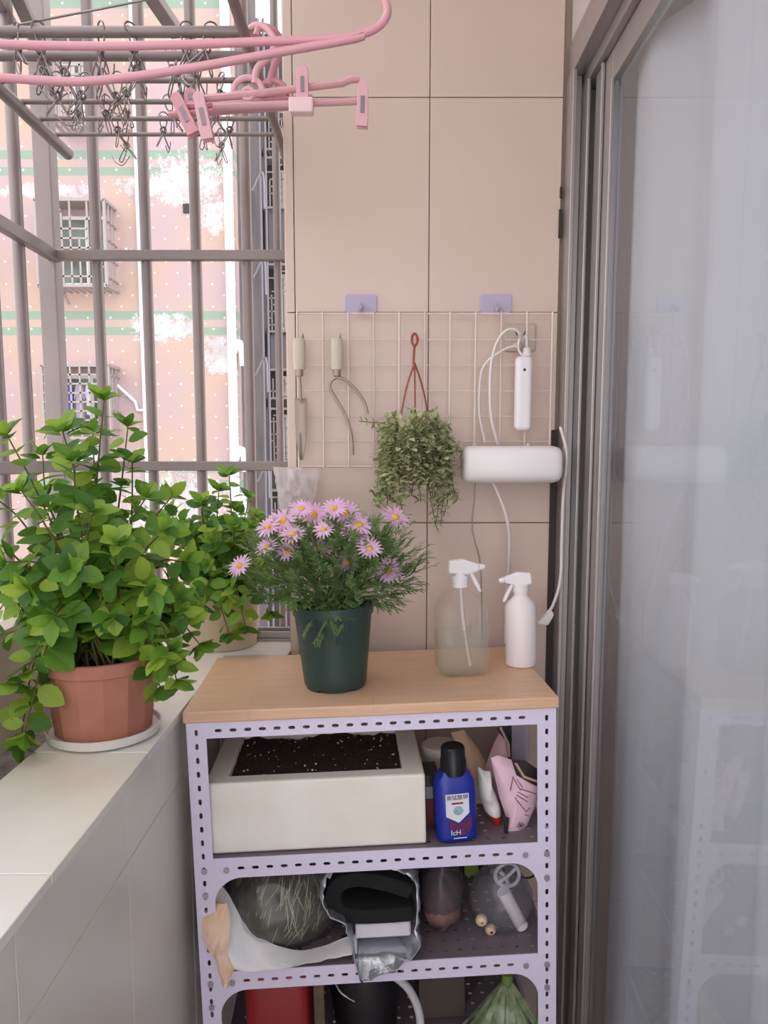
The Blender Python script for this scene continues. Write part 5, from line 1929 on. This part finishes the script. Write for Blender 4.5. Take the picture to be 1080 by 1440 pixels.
# fittings at the corner pipe
for v in (492, 640, 705):
    zc = Bz(v) - zoff
    MB().tube(smooth_path([(Bx(328), -0.14, zc - 0.1), (Bx(336), -0.14, zc + 0.12), (Bx(340), -0.14, zc - 0.02), (Bx(341), -0.10, zc - 0.3)], 4), 0.06, 8).build('pipe_elbow', pipe_m, bld, smooth=60)

# laundry and condenser at the lower window
for (u0, u1, v0, v1, col_, nm, lab) in ((95, 104, 543, 590, (70, 84, 196), 'hanging_shirt', 'blue shirt hung behind the bars of the lower window opposite'), (106, 119, 540, 592, (190, 180, 200), 'hanging_shirt', 'greyish shirt hung in the middle of the lower window opposite'), (121, 130, 540, 585, (236, 232, 240), 'hanging_shirt', 'white shirt at the right of the lower window opposite')):
    Y_ = YB - 0.42
    a_, c_ = at(u0, v0, Y_), at(u1, v1, Y_)
    t = MB()
    w = c_.x - a_.x
    h = a_.z - c_.z
    t.prism([(-w / 2, -h * 0.95), (w / 2, -h), (w * 0.42, -h * 0.3), (w * 0.62, -h * 0.45), (w * 0.7, -h * 0.35), (w * 0.4, -0.03), (w * 0.12, 0), (-w * 0.12, 0), (-w * 0.4, -0.03), (-w * 0.7, -h * 0.35), (-w * 0.62, -h * 0.45), (-w * 0.42, -h * 0.3)], -0.03, 0.03)
    o = t.build(nm, M('shirt_%d' % u0, col_, 0.8), fix=True)
    o.location = ((a_.x + c_.x) / 2, Y_, a_.z)
    tag(o, lab, 'shirt', 'washing at the lower window opposite')
a_, c_ = at(98, 622, YB - 0.4), at(130, 648, YB - 0.4)
t = thing('air_conditioner', 'white air conditioner condenser box under the lower window opposite', 'air conditioner', ((a_.x + c_.x) / 2, YB - 0.22, c_.z))
w, h = (c_.x - a_.x) / 2, a_.z - c_.z
MB().mm((-w, -0.18, 0), (w, 0.22, h)).build('casing', pipe_m, t, bevel=0.01)
MB().mm((-w * 0.45, -0.195, h * 0.15), (w * 0.45, -0.18, h * 0.8)).build('fan_grille', M('fan_grey', (190, 186, 190), 0.5), t)

# the further block, right of the first
YF = 18.2
far = thing('far_building', 'grey block farther back with stacked barred windows, between the pink building and our wall', 'building', (0, YF + 0.7, H))
YF += 0.7
gw = M('grey_wall', (96, 88, 90), 0.8, rgb2=(74, 68, 70), scale=0.6)
MB().mm((XBE - 1.2, 0.0, -12), (8, 3, 10)).build('wall', gw, far)
Fx = lambda u, v=400: at(u, v, YF - 0.5).x
Fz = lambda v: at(385, v, YF - 0.5).z - H
pane_f = M('far_pane', (62, 60, 66), 0.3)
for i, (v0, v1) in enumerate(((158, 210), (222, 292), (372, 466), (520, 560), (575, 655), (690, 745))):
    window(far, Fx(373), Fx(408), Fz(v1), Fz(v0), 0.5, True, 0.0, pane_f, 20 + i)
for i, (v0, v1) in enumerate(((292, 350), (470, 520))):
    MB().mm((Fx(378), -0.4, Fz(v1)), (Fx(404), 0, Fz(v0))).build('balcony_wall', M('pale_balcony', (118, 112, 116), 0.7), far)
for u, r in ((368, 0.05), (376, 0.035)):
    MB().tube([(at(u, 400, YF - 0.6).x, -0.6, -12), (at(u, 400, YF - 0.6).x, -0.6, 10)], r, 8).build('drainpipe', M('far_pipe', (150, 144, 152), 0.4), far, smooth=50)
for (u, v) in ((362, 250), (363, 372), (362, 510), (361, 660)):
    q = at(u, v, YB + 1.6)
    MB().tube(smooth_path([(XBE + 0.03, q.y - YB, q.z - zoff - 0.25), (XBE + 0.25, q.y - YB, q.z - zoff + 0.1), (XBE + 0.28, q.y - YB, q.z - zoff - 0.6)], 4), 0.03, 8).build('pipe_elbow', MATS['far_pipe'], bld, smooth=60)
struct(MB().mm((-40, -25, -10.2), (25, 40, -10)).build('ground', M('street', (150, 146, 140), 0.9)))
